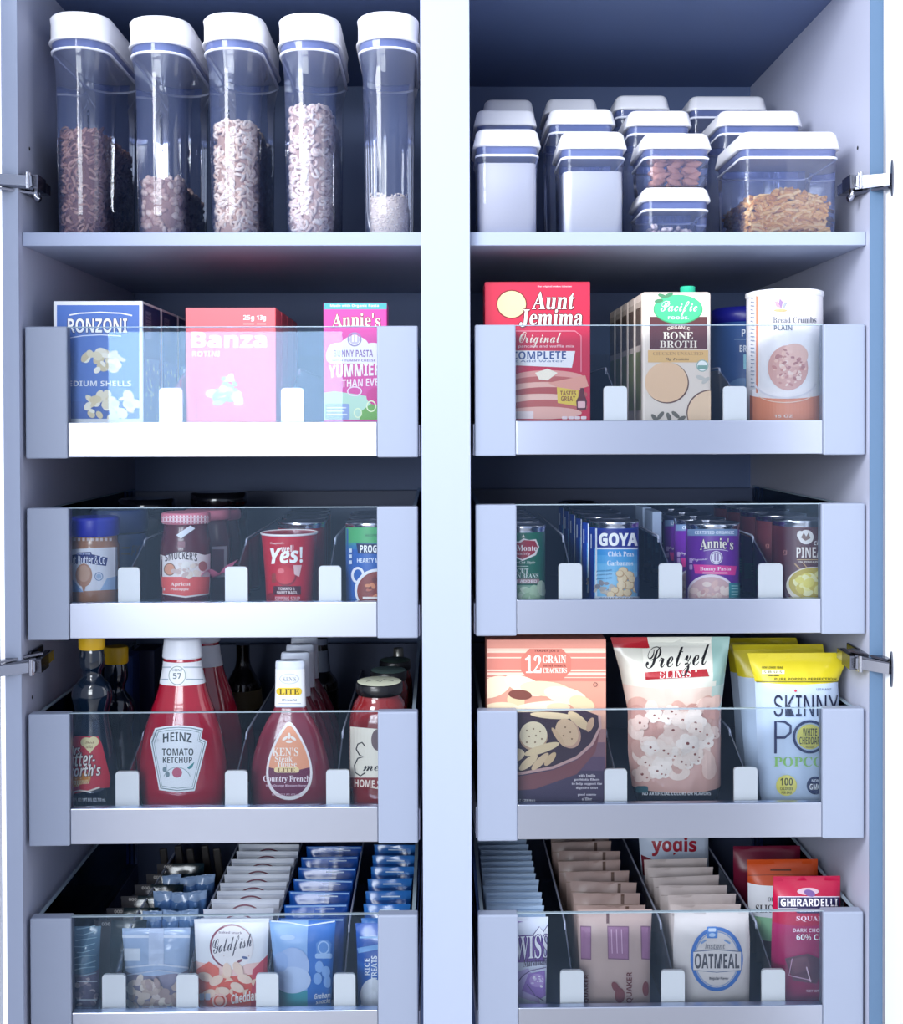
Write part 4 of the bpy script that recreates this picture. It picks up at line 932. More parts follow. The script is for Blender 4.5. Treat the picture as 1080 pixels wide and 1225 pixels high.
def ketchup(lab, first, dY=0.0):
    c = Round('ketchup_bottle', lab, 'bottle', '3L', 217.5, .066, 'ketchup bottles', .66); c.rm = 0
    p = dense(c.prof([(790, 21), (796, 22.5), (806, 23.5), (818, 26), (835, 30), (852, 36), (880, 45), (910, 51), (940, 53), (960, 51), (None, 47)]), 4)
    c.part('body', p, M('#a5122e', .12, coat=.8), 44); c.p = p
    c.part('cap', dense(c.prof([(764, 16), (766.5, 21), (770, 22), (785, 23.6), (788.5, 23.6), (790.5, 21)]), 3), M('#e9eef8', .3))
    k = c.prof([(793, 22.6), (806, 24), (820, 26.8)])
    nb = [(z, r+.0006) for z, r in dense(k, 3)]; c.part('neck_band', nb, M('#e6eaf2', .4), cap0=False, cap1=False); c.nb = nb
    P = c.print(nb, 3, 4, base=.0004); P.rect(193, 797.5, 243, 798.6, '#8fa3b4').rect(192, 812, 244, 813.2, '#8fa3b4').ell(212, 808, 11.5, 13, '#e9edf4', 28).ring(212, 808, 10.4, 11.4, 1, '#90a29e', 28).text('HEINZ', 206, 800, 218, 803, '#7c8c92', 'bold').text('57', 207, 805, 217, 812, '#5f6f7a', 'bi')
    P.build('neck_print', c.t)
    return c
c = ketchup('red ketchup bottle with white cap and keystone label, front of its file', True)
P = c.print(c.p, 4, 4, base=.0006)
key = [(185.5, 871), (198, 868.5), (214, 867.5), (230, 868.5), (243, 871.5), (240.5, 883), (248, 886.5), (233, 946), (212, 948), (190.5, 945), (179.5, 886.5), (187.5, 883)]
P.poly(key, '#f1f3f8'); cx_, cy_ = 213, 907
P.poly([(cx_+(a-cx_)*.94, cy_+(b-cy_)*.95) for a, b in key], '#5f7f86').poly([(cx_+(a-cx_)*.91, cy_+(b-cy_)*.925) for a, b in key], '#f3f6fb').poly([(cx_+(a-cx_)*.86, cy_+(b-cy_)*.885) for a, b in key], '#8aa2a8').poly([(cx_+(a-cx_)*.84, cy_+(b-cy_)*.865) for a, b in key], '#eff3f9')
P.text('HEINZ', 195, 877.5, 229.5, 888.5, '#33434c', 'bold', arc=2).text('TOMATO', 194, 895, 231.5, 903.5, '#33434c', 'bold').text('KETCHUP', 195, 905, 230, 912.5, '#33434c', 'bold').ell(212, 924, 6, 6, '#c25a76').poly([(224, 918), (233, 911), (230, 918), (226, 920)], '#3f8f94').line([(199, 914), (199, 930)], 1.2, '#6f868c').ell(197, 920, 2.2, 3.2, '#7c929a').ell(201, 926, 2.2, 3.2, '#7c929a').ring(212, 934, 17, 17, .8, '#9aacb2', 20, 200, 340)
P.build('front_label', c.t)
row(c.t, 1, .115, '%s ketchup bottle from the front, in the red file', dx=.003, skip=('front_label', 'neck_print'))
def dressing(lab):
    c = Round('dressing_bottle', lab, 'bottle', '3L', 346.5, .062, 'white-capped dressing bottles', .42); c.rm = 0
    p = dense(c.prof([(800, 15), (845, 17.5), (853, 20), (866, 28), (885, 37), (910, 44.5), (935, 48.5), (955, 48), (None, 44)]), 4)
    c.part('body', p, M('#7a2c3c', .14, coat=.7), 44); c.p = p
    lp = dense(c.prof([(801, 17.4), (824, 17.7), (846, 18.4)]), 3); nb = [(z, r+.0005) for z, r in lp]; c.part('neck_sleeve', nb, M('#eceff6', .4), cap0=False, cap1=False); c.nb = nb
    c.part('cap', dense(c.prof([(791, 15.5), (792, 17), (794, 17.6), (799.5, 17.8), (801.5, 17)]), 2), M('#dfe8f8', .3)); return c
c = dressing('dressing bottle with peach teardrop label, front of its file')
P = c.print(c.nb, 3, 6, base=.0004); P.ell(346, 812, 12, 6.5, '#c4cad4', 28).ell(346, 812, 10.8, 5.4, '#e4e8ee', 28).text('KEN\'S', 338, 809.5, 354, 815, '#8a929e', 'serif').rr(330.5, 822.5, 361, 831.5, 4, '#e8c83e').text('LITE', 334, 824, 358, 830.5, '#5a4a1a', 'serif').text('20% Less Fat', 337, 836, 355, 838.5, '#6a7280').rect(333, 841, 360, 841.8, '#aab2c0').rect(329, 845, 365, 846, '#aeb8cc')
P.build('neck_print', c.t)
P = c.print(c.p, 4, 4, base=.0006)
td = []
for i in range(40):
    a = 2*pi*i/40; yy = cos(a); ww = sin(a)*(.30+.70*((1-yy)/2)**.75); td.append((346+36*ww, 910-47*yy if True else 0))
td = td[::-1]
tri = lambda s: [(346+(a-346)*s, 911+(b-911)*s) for a, b in td]
P.poly(tri(1), '#f0e9ea').poly(tri(.9), '#eda07a'); low = [(a, max(b, 919+3*cos((a-346)/12))) for a, b in tri(.9)]; P.poly(low, '#6a1c44')
P.text('KEN\'S', 326, 894, 357, 904, '#fbeee2', 'serif').text('Steak', 329, 904, 350, 911, '#fbeee2', 'serif').text('House', 332, 910.5, 355, 917, '#fbeee2', 'serif').rr(328, 917.5, 358, 924, 3, '#f3d9a0').text('LITE', 332, 918.6, 353, 923, '#8a5a2a', 'serif').text('Country French', 315, 927.5, 371, 936.5, '#fbe9ee', 'serif').text('With Orange Blossom Honey', 318, 938, 368, 941.5, '#e8c4d2').text('16 FL OZ (1 PT) 473 mL', 325, 949, 359, 952, '#e0b8c8')
for a, b, r in ((341, 883, -35), (346, 880, 90), (351, 883, 35), (346, 887, 0)): P.ell(a, b, 4, 1.7, '#fbeee2', 10, r)
P.build('front_label', c.t)
row(c.t, 3, .0575, '%s dressing bottle from the front, its white cap behind the labelled one', skip=('front_label', 'neck_print'))
c = Round('dark_bottle', 'dark bottle with pale label behind the dressing bottles', 'bottle', '3L', 383, .36, None); c.rm = 0
p = dense(c.prof([(768, 8), (790, 9), (806, 11), (820, 20), (860, 22), (None, 21)]), 4); c.part('body', p, M('#0e1116', .15, coat=.6)); nb = [(z, r+.0005) for z, r in c.prof([(779, 8.8), (806, 11)])]; c.part('neck_label', nb, M('#7f8aa0', .5), cap0=False, cap1=False); c.part('cap', c.prof([(765, 8.5), (772, 8.6)]), M('#8f9ab4', .4))
def sauce(lab, uc, Yc, rows, lid, top, group='red sauce jars'):
    c = Round('sauce_jar', lab, 'jar', '3L', uc, Yc, group); c.rm = 0
    p = dense(c.prof(rows), 4); c.part('body', p, M('#7c1d20', .12, coat=.8), 44); c.p = p
    c.part('lid', c.prof(lid), M('#15161a', .25)); H, r = c.prof(lid)[-1]
    MB().lathe([(H+.0003, r*.99), (H+.0006, r*.96), (H+.0007, .001)], top, 36, cap0=False).build('lid_disc', c.t); return c
CREAM = M('#dfe3c8', .45)
c = sauce('red sauce jar with cream label and black lid, beside right corner post', 453, .0605, [(834, 24), (840, 25), (848, 30), (862, 34.5), (875, 36), (930, 36.5), (955, 36), (None, 34)], [(821, 26.5), (822.5, 28), (832, 28.2), (835, 26.5)], CREAM)
P = c.print(c.p, 4, 4, base=.0006); P.poly([(418, 869), (453, 872), (488, 870), (488, 940), (453, 944), (418, 938)], '#efe8d8').ell(452, 885, 8, 13, '#6f5a5e')
P.line([(437, 893), (433, 888), (428, 890), (426, 896), (430, 903), (435, 905), (428, 907), (424, 915), (425, 924), (431, 928), (437, 924)], 1.5, '#1c1a1e').text('meril\'s', 434, 908, 482, 922, '#1c1a1e', 'script').rect(414, 930, 506, 942, '#8a2a2a').text('HOME STYLE', 424, 932, 474, 941, '#f3e4d6', 'bold', rise=-2).build('front_label', c.t)
H = c.prof([(821, 26.5)])[0][0]
mb = MB(); mb.tube([(-.018, -.004, H+.0009), (-.008, .006, H+.0009), (.002, -.006, H+.0009), (.006, .008, H+.0009), (.02, -.002, H+.0009)], .0008, M('#3a3d38'), 5); mb.build('lid_mark', c.t)
sauce('sauce jar with grey-green lid directly behind the cream-labelled jar', 464, .150, [(817, 20), (830, 24), (850, 25), (930, 25), (None, 24)], [(806, 21), (808, 22), (816, 22), (818, 20)], M('#5d7470', .4))
sauce('sauce jar with dark green lid, third in its file', 472, .235, [(804, 17), (816, 20), (840, 21), (920, 21), (None, 20)], [(793, 18), (795, 19), (802, 19), (805, 17)], M('#33443f', .4))
c = Round('dark_bottle', 'dark bottle with silver cap at the back right of the drawer', 'bottle', '3L', 476, .36, None); c.rm = 0
c.part('body', dense(c.prof([(790, 6), (806, 8), (820, 14), (870, 16), (None, 15)]), 4), M('#14100c', .15, coat=.6)); c.part('cap', c.prof([(776, 5), (777, 6), (791, 6.3)]), M('#a3a39c', .3, .8))
c = Round('dark_bottle', 'dark bottle with pale tan label behind the ketchup bottles', 'bottle', '3L', 290, .40, None); c.rm = 0
p = dense(c.prof([(775, 8), (800, 9), (822, 20), (900, 24), (None, 23)]), 4); c.part('body', p, M('#160f0d', .15, coat=.6)); nb = [(z, r+.0005) for z, r in c.prof([(828, 21.5), (850, 23)])]; c.part('paper_label', nb, M('#8d7a58', .5), cap0=False, cap1=False)

# ------------------------------------------------------------------ right cabinet, third drawer: crackers, pretzels, popcorn
t, P, w, h = carton('cracker_box', 'tall coral and navy cracker box beside the left corner post', 'box', '3R', 582, 765, 725, .024, .055, '#d98a78')
P.rect(582.5, 838, 724.5, 966, '#4a3a58')
bands = [('#dd9482', 765.5, 775), ('#d27f70', 775, 815), ('#dc9a84', 815, 850), ('#d9a58e', 850, 872), ('#a87a78', 872, 888), ('#7d5a68', 888, 905), ('#5e4660', 905, 922), ('#443752', 922, 966)]
for c_, a, b in bands: P.rect(582.5, a, 724.5, b, c_)
for v0, v1 in ((775.5, 777), (778, 781), (786, 787.5), (801, 803), (804.5, 808), (810, 811)): P.rect(582.5, v0, 724.5, v1, '#f2cdb8')
P.poly([(633, 776), (672, 776), (683, 787), (683, 802), (672, 814), (633, 814), (623, 802), (623, 787)], '#cc7666')
P.text('TRADER JOE\'S', 639, 777, 668, 780.5, '#5a2a2a', 'bold').text('12', 628, 784, 647.5, 805, '#fff4ea', 'serif').text('GRAIN', 649, 784, 677, 793, '#fff0e4', 'serif').text('mini snack', 650, 794, 677, 797.6, '#7a2e2a', 'serif').text('CRACKERS', 649.5, 799, 678, 805, '#fff0e4', 'serif')
for a, b, ra, rb, c_, r in ((590, 822, 22, 12, '#f0dcbc', -20), (617, 838, 10, 11, '#e6c9a0', -50), (628, 820, 26, 10, '#f3e2c6', 20), (652, 824, 30, 9, '#ecd4ae', 5), (676, 832, 26, 10, '#f1dfc2', 12), (696, 842, 16, 9, '#e8cda4', 20), (600, 846, 20, 6, '#f0d9b6', 0), (640, 846, 34, 6, '#f4e4c8', -8), (622, 831, 14, 6, '#7a4238', 5), (668, 846, 14, 5, '#e9d2ac', 0)): P.ell(a, b, ra, rb, c_, 24, r)
P.clip = [((724.6, 0, 0), (1, 0, 0)), ((582.4, 0, 0), (-1, 0, 0))]
# bowl with crackers
bowl = [(582.5+i*(716-582.5)/20, 0) for i in range(21)]
P.poly([(582.5, 853), (700, 850), (716, 856), (717, 872), (706, 892), (686, 908), (655, 920), (620, 926), (582.5, 930)], '#3a2434')
P.line([(717, 856), (718, 870), (708, 890), (690, 906), (662, 918), (625, 925), (582.5, 929)], 3.4, '#c9a09a')
P.poly([(718, 872), (709, 893), (690, 909), (662, 921), (625, 928), (582.5, 932), (582.5, 948), (640, 944), (690, 926), (712, 900)], '#7f4a4e')
for a, b, ra, rb, c_, r in ((660, 856, 26, 4, '#e8cfa6', 4), (692, 862, 16, 6, '#e4c79c', 40), (680, 878, 14, 18, '#c79c86', -25), (678, 876, 13, 17, '#e0bd98', -25), (668, 882, 3, 14, '#d8b48e', -35), (638, 881, 17, 17, '#c9a584', 0), (638, 879, 16.4, 16, '#f2e0bc', 0), (648, 896, 22, 5, '#e9cfa4', -18), (632, 912, 14, 5, '#e6cba2', -40), (646, 911, 14, 4.4, '#dfc098', -45), (658, 908, 10, 4, '#d9b88e', -50), (706, 867, 4, 9, '#cfa888', 20), (610, 905, 18, 9, '#ecd4ac', -15), (604, 884, 14, 14, '#f0dcb6', 0)): P.ell(a, b, ra, rb, c_, 24, r)
for a, b in ((630, 874), (638, 872), (646, 875), (633, 881), (641, 880), (630, 888), (640, 888), (648, 884), (676, 870), (682, 876), (674, 880), (684, 884)): P.ell(a, b, 1.1, 1.1, '#8a6a4a', 8)
for i, s_ in enumerate(('with Inulin', 'prebiotic fibers', 'to help support the', 'digestive tract', 'good source', 'of fiber')):
    ww = (10, 15, 18, 13, 11, 6)[i]; vv = (926, 931, 936, 941, 949, 954)[i]; P.text(s_, 702-ww, vv, 702+ww, vv+3.6, '#f0e6ea', 'serif')
P.text('NET WT 10 OZ (284g)', 588, 956, 640, 960, '#e9e2e8', 'bold').ring(712, 819, 2.6, 2.6, .6, '#5a3a3a', 14)
P.build('front_print', t)

def pz(u, v):
    if v < 776 and u < 775: return '#b3202c'
    if v < 815: return '#dfe0d4' if u < 850 else '#9fc4bc'
    if u > 848 and v < 850: return '#b9cfc8'
    if v < 842: return '#e6cfc2'
    if v > 940: return '#2d3340'
    return '#d3a79c'
b = Pouch('pretzel_bag', 'clear pretzel bag with cream script label, between the two dividers', 'snack bag', '3R', [(762, 730, 873), (772, 733, 872), (800, 741, 868), (850, 751, 862), (900, 751, 862), (940, 756, 862), (960, 762, 858)], .072, .034, pz, wr=.004, seed=3, rough=.22, spec=.7)
P = b.print(5, 5, .001)
P.poly([(768, 776), (850, 765), (852, 803), (771, 812)], '#e9e8dc').poly([(771, 804), (845, 800), (848, 809), (772, 813)], '#a8202c').text('SLIMS', 789, 803, 826, 811.5, '#f4e9e4', 'serif', rise=1.5)
P.text('Pretzel', 772, 774, 848, 812, '#15141a', 'script', rise=5)
P.build('front_print', b.t); P = b.print(5, 5, .001)
for i in range(46):
    u = rnd.uniform(758, 856); v = rnd.uniform(836, 936); s = rnd.uniform(9, 15); P.ell(u, v, s, s*.7, rnd.choice(['#e2c2b6', '#d2a89c', '#ecd6ca', '#c99a90']), 14, rnd.uniform(0, 180))
for i in range(30):
    u = rnd.uniform(764, 850); v = rnd.uniform(845, 928); s = rnd.uniform(9, 14); a = rnd.uniform(0, 60); c1 = rnd.choice(['#efdcd0', '#f4e6dc', '#e6cbbf'])
    for j in range(5): P.ell(u+s*.62*cos(radians(a+72*j)), v+s*.5*sin(radians(a+72*j)), s*.48, s*.42, c1, 12)
    P.ell(u, v, s*.3, s*.26, c1, 10).ell(u, v, s*.16, s*.14, '#8a5048', 8).ell(u+s*.5, v+s*.35, s*.12, s*.1, '#a86e64', 8)
P.build('pretzel_picture', b.t); P = b.print(5, 5, .0012)
P.text('NO ARTIFICIAL COLORS OR FLAVORS', 768, 947, 850, 951, '#e6e6ea', 'bold').rr(760, 940, 775, 948, 3, '#39606a')
P.build('bottom_print', b.t)

def popz(v1, yv='#dccb2a'):
    def f(u, v): return yv if v < v1 else '#c3d4ec'
    return f
def popc(lab, rows, Y, v1, b_, seed):
    return Pouch('popcorn_bag', lab, 'snack bag', '3R', rows, Y, b_, popz(v1), 'yellow-topped popcorn bags', wr=.0022, seed=seed, rough=.3)
b = popc('white popcorn bag with yellow top and large black lettering, front of its file', [(781, 894, 1000), (797, 898, 1010), (806, 901, 1006), (816, 903, 1002), (850, 904, 1004), (900, 906, 1006), (950, 909, 1004), (958, 911, 1002)], .060, 814.5, .024, 1)
P = b.print(5, 5, .001); P.rect(903, 814.5, 1006, 816, '#7a7420').text('PURE POPPED PERFECTION', 926, 810.5, 1000, 813.6, '#6a6414', 'bold').text('NEW LOWER 1 BAG', 911, 797, 936, 799.4, '#4a4614', 'bold').rr(911, 801, 938, 806, .5, '#f2efc8').text('S B U S', 913, 802, 935, 805, '#6a6a50', 'bold').ell(921, 807.6, 4, 1, '#55511c', 10).ell(928, 807.6, 4, 1, '#55511c', 10)
P.text('LOT PLANET', 976, 823, 994, 825.6, '#6f8099', 'bold')
P.text('SKINNY', 925, 831, 1003, 857, '#141d40', 'thin').ell(951, 826, 1.6, 1.6, '#d0405a', 10)
P.line([(927, 901), (927, 863), (938, 863), (945, 868), (945, 876), (938, 882), (928, 882)], 3, '#1a2454').ring(968, 881, 20.5, 20, 3.2, '#1a2454', 36).ell(968, 881, 15.5, 15, '#d9d25a', 30).text('WHITE', 959.5, 871, 976.5, 880, '#4a4a1a', 'bold').text('CHEDDAR', 955.5, 881, 980, 890, '#4a4a1a', 'bold').text('flavor', 963, 892, 973, 894.5, '#6a6a3a')
P.text('POPCO', 925, 905, 984, 916.5, '#8fc76a', 'serif').ell(940, 939, 12.5, 12.5, '#e6dd6a', 28).text('100', 932.5, 930, 947.5, 939, '#4a4a1a', 'bold').text('CALORIES', 932.5, 941, 947.5, 944.5, '#5a5a24', 'bold').text('PER BAG', 934, 946, 946, 949, '#5a5a24', 'bold')
P.ell(974.5, 939, 10.5, 10.8, '#1a2454', 26).text('NON', 970, 931.5, 979, 935, '#e6ebf6', 'bold').text('GMO', 967.5, 937, 981.5, 944, '#ffffff', 'bold').build('front_print', b.t)
popc('popcorn bag with yellow top directly behind the lettered one', [(771, 876, 984), (790, 879, 988), (806, 882, 984), (850, 886, 984), (930, 892, 984), (950, 893, 984)], .135, 806, .022, 2)
popc('popcorn bag third in its file, only its dull yellow top showing', [(763, 868, 952), (790, 872, 962), (850, 878, 964), (930, 882, 964)], .205, 806, .022, 4)

# ------------------------------------------------------------------ left cabinet, lowest drawer: snack bags
def pk(name, lab, key, cat, u0, u1, vt, Y, b_, zones, group, seed=1, wr=.0012, rough=.35, nu=18, nv=20, taper=2, ws=40, vb=1205, spec=.5):
    return Pouch(name, lab, cat, key, [(vt, u0, u1), (vt+6, u0+.6, u1-.6), (vt+40, u0+taper, u1-taper), (vb, u0+taper+1, u1-taper-1)], Y, b_, zones, group, wr=wr, seed=seed, rough=rough, nu=nu, nv=nv, ws=ws, spec=spec)
# file of clear bags and dark bars beside the left post
b = pk('nut_bag', 'clear bag of greyish nuts beside the left corner post', '4L', 'snack bag', 84, 121, 1108, .050, .018, lambda u, v: ('#5f8098' if v < 1160 else '#77738a') , 'clear nut bags', 2, .004, .2, spec=.8, ws=60)
P = b.print(5, 5, .001); blob(P, 104, 1188, 14, 17, ['#a89aa6', '#8a8092', '#c4b8be', '#6f6a80'], 26, 3, 5); P.rect(93, 1172, 118, 1173.4, '#d9e2ea').rect(93, 1194, 118, 1195.4, '#d9e2ea')
for i in range(9): P.line([(88+rnd.random()*5, 1110+i*7), (100, 1107+i*7+rnd.random()*4), (117-rnd.random()*4, 1106+i*7)], 1.0, '#9fc0d0')
P.build('front_print', b.t)
b = pk('snack_bar', 'dark glossy snack bar in grey wrapper, front of the file beside the left wall', '4L', 'snack bar', 112, 176, 1101, .105, .010, lambda u, v: '#4e4c50' if u < 134 else '#152830', 'dark snack bars', 5, .0022, .16, spec=.9)
P = b.print(6, 6, .001); P.text('000', 122, 1103, 132, 1107, '#bfbab4', 'bold').build('front_print', b.t)
row(b.t, 5, .042, '%s dark snack bar from the front beside the left wall', dx=.008, jx=.002, jr=.03)
# zip bag of nuts, blue foil packs, dark sticks
b = Pouch('zip_bag', 'clear zip bag of nuts behind the second white tab', 'snack bag', '4L', [(1110, 146, 228), (1126, 147, 227), (1160, 150, 226), (1206, 152, 225)], .060, .020, lambda u, v: '#a9bfe0' if v < 1158 else '#8e88a0', None, wr=.003, seed=8, rough=.2, spec=.8, ws=45)
P = b.print(5, 5, .0012); P.rect(143, 1118, 232, 1121.5, '#dfe8f8').rect(142, 1134, 168, 1149, '#e2eaf6').rect(178, 1110, 196, 1155, '#c6d4ee').line([(150, 1157), (190, 1153), (232, 1158)], 2, '#d7e0f2').line([(152, 1166), (190, 1160), (230, 1166)], 1.5, '#cbd4e8')
for i in range(46):
    u = rnd.uniform(154, 228); v = rnd.uniform(1170, 1205); P.ell(u, v, rnd.uniform(5, 8), rnd.uniform(3.4, 5), rnd.choice(['#d6c6bc', '#c8b4ac', '#e6dad0', '#b09a98', '#dccdc8']), 14, rnd.uniform(0, 180))
P.build('front_print', b.t)
k0 = None
for ci, uu in enumerate((177, 199, 221)):
    for ri in range(3):
        Y = .125+ri*.062; s = (D+.10)/(D+Y); uc = 521-(521-uu)*s
        if k0 is None:
            b = pk('foil_pack', 'x', '4L', 'snack pack', uc-12, uc+12, 1090, Y, .010, lambda u, v: '#5f8ac4' if v > 1098 else '#9db8dc', 'crumpled blue foil packs', 9, .012, .22, taper=2, ws=80, spec=.9)
            k0 = b.t; o = k0; base = (uc, Y)
        else: o = copy_tree(k0)
        if o is not k0: o.location = (at(uc, 1092, Y).x, Y, k0.location.z+rnd.uniform(0, .004)); o.rotation_euler = (0, 0, rnd.uniform(-.35, .35)+(pi if ri == 1 else 0))
        o['label'] = '%s crumpled blue foil pack in the %s file from the left' % (('nearest', 'middle', 'farthest')[ri], ('first', 'second', 'third')[ci])
stick = MB(); stick.box(-.006, .006, -.004, .004, 0, .125, M('#34302f', .5), bev=.002); s0 = stick.build('snack_stick')
for i in range(5):
    s = s0 if i == 0 else s0.copy()
    if i: COL.objects.link(s)
    s.location = (at(206+i*16, 1060, .36).x, .36+.012*(i % 2), DR['4L']['zf']+.001); s.rotation_euler = (0, radians(-7), 0)
    tag(s, '%s dark snack stick from the left, leaning behind the foil packs' % ORD[i], 'snack stick', 'dark snack sticks')
# cheese cracker bags
def gz(u, v):
    if v < 1150: return '#eef0f6'
    if v < 1160: return '#f3cdc6'
    return '#e2604e'
b = pk('cheese_cracker_bag', 'white and coral cheese cracker bag, front of its file', '4L', 'snack bag', 232, 322, 1099, .056, .014, gz, 'cheese cracker bags', 11, .0016, nu=24, nv=26)
P = b.print(5, 5, .001); P.poly([(234, 1160), (250, 1150), (262, 1158), (262, 1206), (234, 1206)], '#e8705c').poly([(322, 1140), (322, 1206), (300, 1206), (302, 1160)], '#d04a5c')
P.ell(277, 1132, 26, 27, '#b98a92', 36).ell(278, 1133, 25, 26, '#f3eef0', 36).ring(276, 1132, 25, 26, 2, '#8a3a52', 28, 110, 250).text('Goldfish', 254.5, 1124, 301, 1148, '#2f2a44', 'script', rise=9).text('baked snack', 262, 1113, 290, 1116, '#8a7a90', 'bold', rise=-1).ell(287, 1149, 4, 1.6, '#8a4a5e', 10, -30).ell(293, 1145, 4, 1.6, '#5a6a9a', 10, 10)
for a, c_, r in ((246, 1168, 20), (259, 1172, -30), (272, 1160, 80), (285, 1158, 60), (293, 1170, 20), (266, 1185, 0), (250, 1188, -20), (284, 1180, 30)):
    P.ell(a, c_, 9, 5.4, '#f6d8c4', 16, r).poly([(a+7*cos(radians(r)), c_+7*sin(radians(r))), (a+14*cos(radians(r)+.4), c_+14*sin(radians(r)+.4)), (a+14*cos(radians(r)-.4), c_+14*sin(radians(r)-.4))], '#f2ccb4')
P.ring(263, 1196, 9, 9, 2, '#f4c9bc', 20).ell(263, 1196, 5, 5, '#f1b9a6').text('Cheddar', 277, 1188, 308, 1200, '#fff2ec', 'bold', fat=.01, rise=5).rr(239, 1187, 245, 1195, 1, '#c9d2ea').rr(246, 1187, 252, 1195, 1, '#c9d2ea')
P.build('front_print', b.t)
s1 = pk('cheese_cracker_bag', 'x', '4L', 'snack bag', 240, 326, 1098, .094, .010, lambda u, v: '#e3e8f4' if v < 1150 else '#e2604e', 'cheese cracker bags', 12, .0022, nu=22, nv=20)
P = s1.print(5, 5, .001); P.ring(283, 1122, 22, 18, 2, '#8a4a62', 24, 190, 350); P.rect(242, 1103, 325, 1104, '#c3ccdf').build('front_print', s1.t)
s1.t['label'] = 'second cheese cracker bag from the front, its white top showing'
rr_ = row(s1.t, 9, .0315, '%s white topped packet from the front of the cheese cracker file', dx=.0006, jx=.0025, jr=.05)
for i, o in enumerate(rr_): o['label'] = '%s cheese cracker bag from the front of its file' % ORD[i+2]
# blue graham snack bags (the cartoon on the front is left plain)
b = Pouch('graham_snack_bag', 'pale and dark blue graham snack bag, front of its file', 'snack bag', '4L', [(1101, 322, 402), (1108, 323, 401), (1140, 326, 399), (1206, 331, 396)], .056, .013, lambda u, v: ('#2d6fc4' if u > 370 else ('#8fb6e8' if v < 1180 else '#3f9aa8')), 'blue graham snack bags', wr=.0018, seed=21, nu=24, nv=26)
P = b.print(5, 5, .001); P.line([(324, 1101.5), (345, 1103), (367, 1107), (385, 1104), (402, 1101.5)], 1.6, '#e6f0fb').ell(344, 1121, 9, 3.4, '#b4cff0').ell(350, 1155, 20, 22, '#a9c0ea').ell(350, 1172, 22, 16, '#b9cdf0').ell(336, 1150, 9, 12, '#9ab6e6')
P.poly([(378, 1128), (384, 1124), (392, 1124), (397, 1129), (395, 1142), (387, 1147), (379, 1141)], '#5f92d6').ring(387, 1133, 7, 8, 1.5, '#a9c8f0').rr(377, 1140, 398, 1146, 2, '#a3c4ee')
for a, c_ in ((382, 1156), (390, 1162), (380, 1170), (392, 1174)): P.ell(a, c_, 5, 7, '#86b0ea')
P.text('Graham', 376, 1188, 396, 1194.5, '#e9f2fd', 'bi', rise=2).text('snacks', 378, 1195, 396, 1200.5, '#e9f2fd', 'bi', rise=2).build('front_print', b.t)
s1 = pk('graham_snack_bag', 'x', '4L', 'snack bag', 334, 412, 1098, .100, .010, lambda u, v: '#1f62c4' if u < 380 else '#1a4fa8', 'blue graham snack bags', 22, .0030, .2, nu=22, nv=20, spec=.8)
P = s1.print(5, 5, .001); P.rect(336, 1099, 411, 1101, '#9cc4f2').rect(372, 1103, 396, 1104.4, '#cfe2f8').build('front_print', s1.t)
s1.t['label'] = 'second graham snack bag from the front, its blue top showing'
for i, o in enumerate(row(s1.t, 6, .046, '%s', dx=.0010, jx=.0025, jr=.06)): o['label'] = '%s graham snack bag from the front of its blue file' % ORD[i+2]
# dark blue treat packs
b = pk('treat_pack', 'dark blue wrapped treat pack beside the right corner post', '4L', 'snack pack', 425, 482, 1104, .056, .012, lambda u, v: '#1a55b0' if v < 1150 else '#2a68c0', 'dark blue treat packs', 31, .0035, .2, spec=.9)
P = b.print(5, 5, .001); P.rect(430, 1120, 456, 1122, '#9cc6f0').poly([(426, 1134), (470, 1126), (470, 1132), (428, 1140)], '#7fb0e6').text('TREATS', 444, 1143, 451, 1172, '#e9f2fb', 'bold', rot=90).text('RICE', 436, 1146, 442, 1166, '#e9f2fb', 'bold', rot=90).ell(446, 1190, 15, 20, '#e9eef8', 24).poly([(432, 1196), (450, 1184), (462, 1206), (432, 1206)], '#dfe4f0').build('front_print', b.t)
s1 = pk('treat_pack', 'x', '4L', 'snack pack', 432, 490, 1098, .100, .013, lambda u, v: '#1c4f9c' if v > 1106 else '#2f74c4', 'dark blue treat packs', 32, .0055, .2, spec=.9)
P = s1.print(5, 5, .001); P.rect(452, 1104, 476, 1105.6, '#cfe4fa').build('front_print', s1.t); s1.t['label'] = 'second dark blue treat pack from the front, beside right wall'
for i, o in enumerate(row(s1.t, 6, .047, '%s', dx=.0004, jx=.001, jr=.05)): o['label'] = '%s dark blue treat pack from the front, beside right wall' % ORD[i+2]

# ------------------------------------------------------------------ right cabinet, lowest drawer: cocoa, oatmeal, chocolate
b = pk('cocoa_packet', 'white and lilac cocoa packet, front of its file beside left corner post', '4R', 'packet', 592, 656, 1097, .050, .006, lambda u, v: '#dde2f2', 'cocoa packets', 41, .0012, nu=20, nv=24)
P = b.print(5, 5, .001); P.poly([(594, 1122), (628, 1118), (650, 1122), (652, 1150), (594, 1152)], '#7f5aa8').poly([(594, 1170), (618, 1162), (632, 1158), (640, 1172), (646, 1200), (620, 1192), (594, 1200)], '#c4b4e2')
P.poly([(636, 1120), (645, 1108), (650, 1114), (655, 1106), (655, 1122)], '#f2f2fa').line([(636, 1120), (645, 1108), (650, 1114), (655, 1106)], 1, '#5a4a80').poly([(594, 1100), (626, 1102), (604, 1106), (594, 1105)], '#8a6ab4')
outlined(P, 'SWISS', 608, 1120, 657, 1148, '#f6f4fc', '#5a3a8a', 1.2, style='serif', rise=3); P.text('Marshmallow', 626, 1147, 660, 1156.5, '#4a4060', 'serif', rise=4)
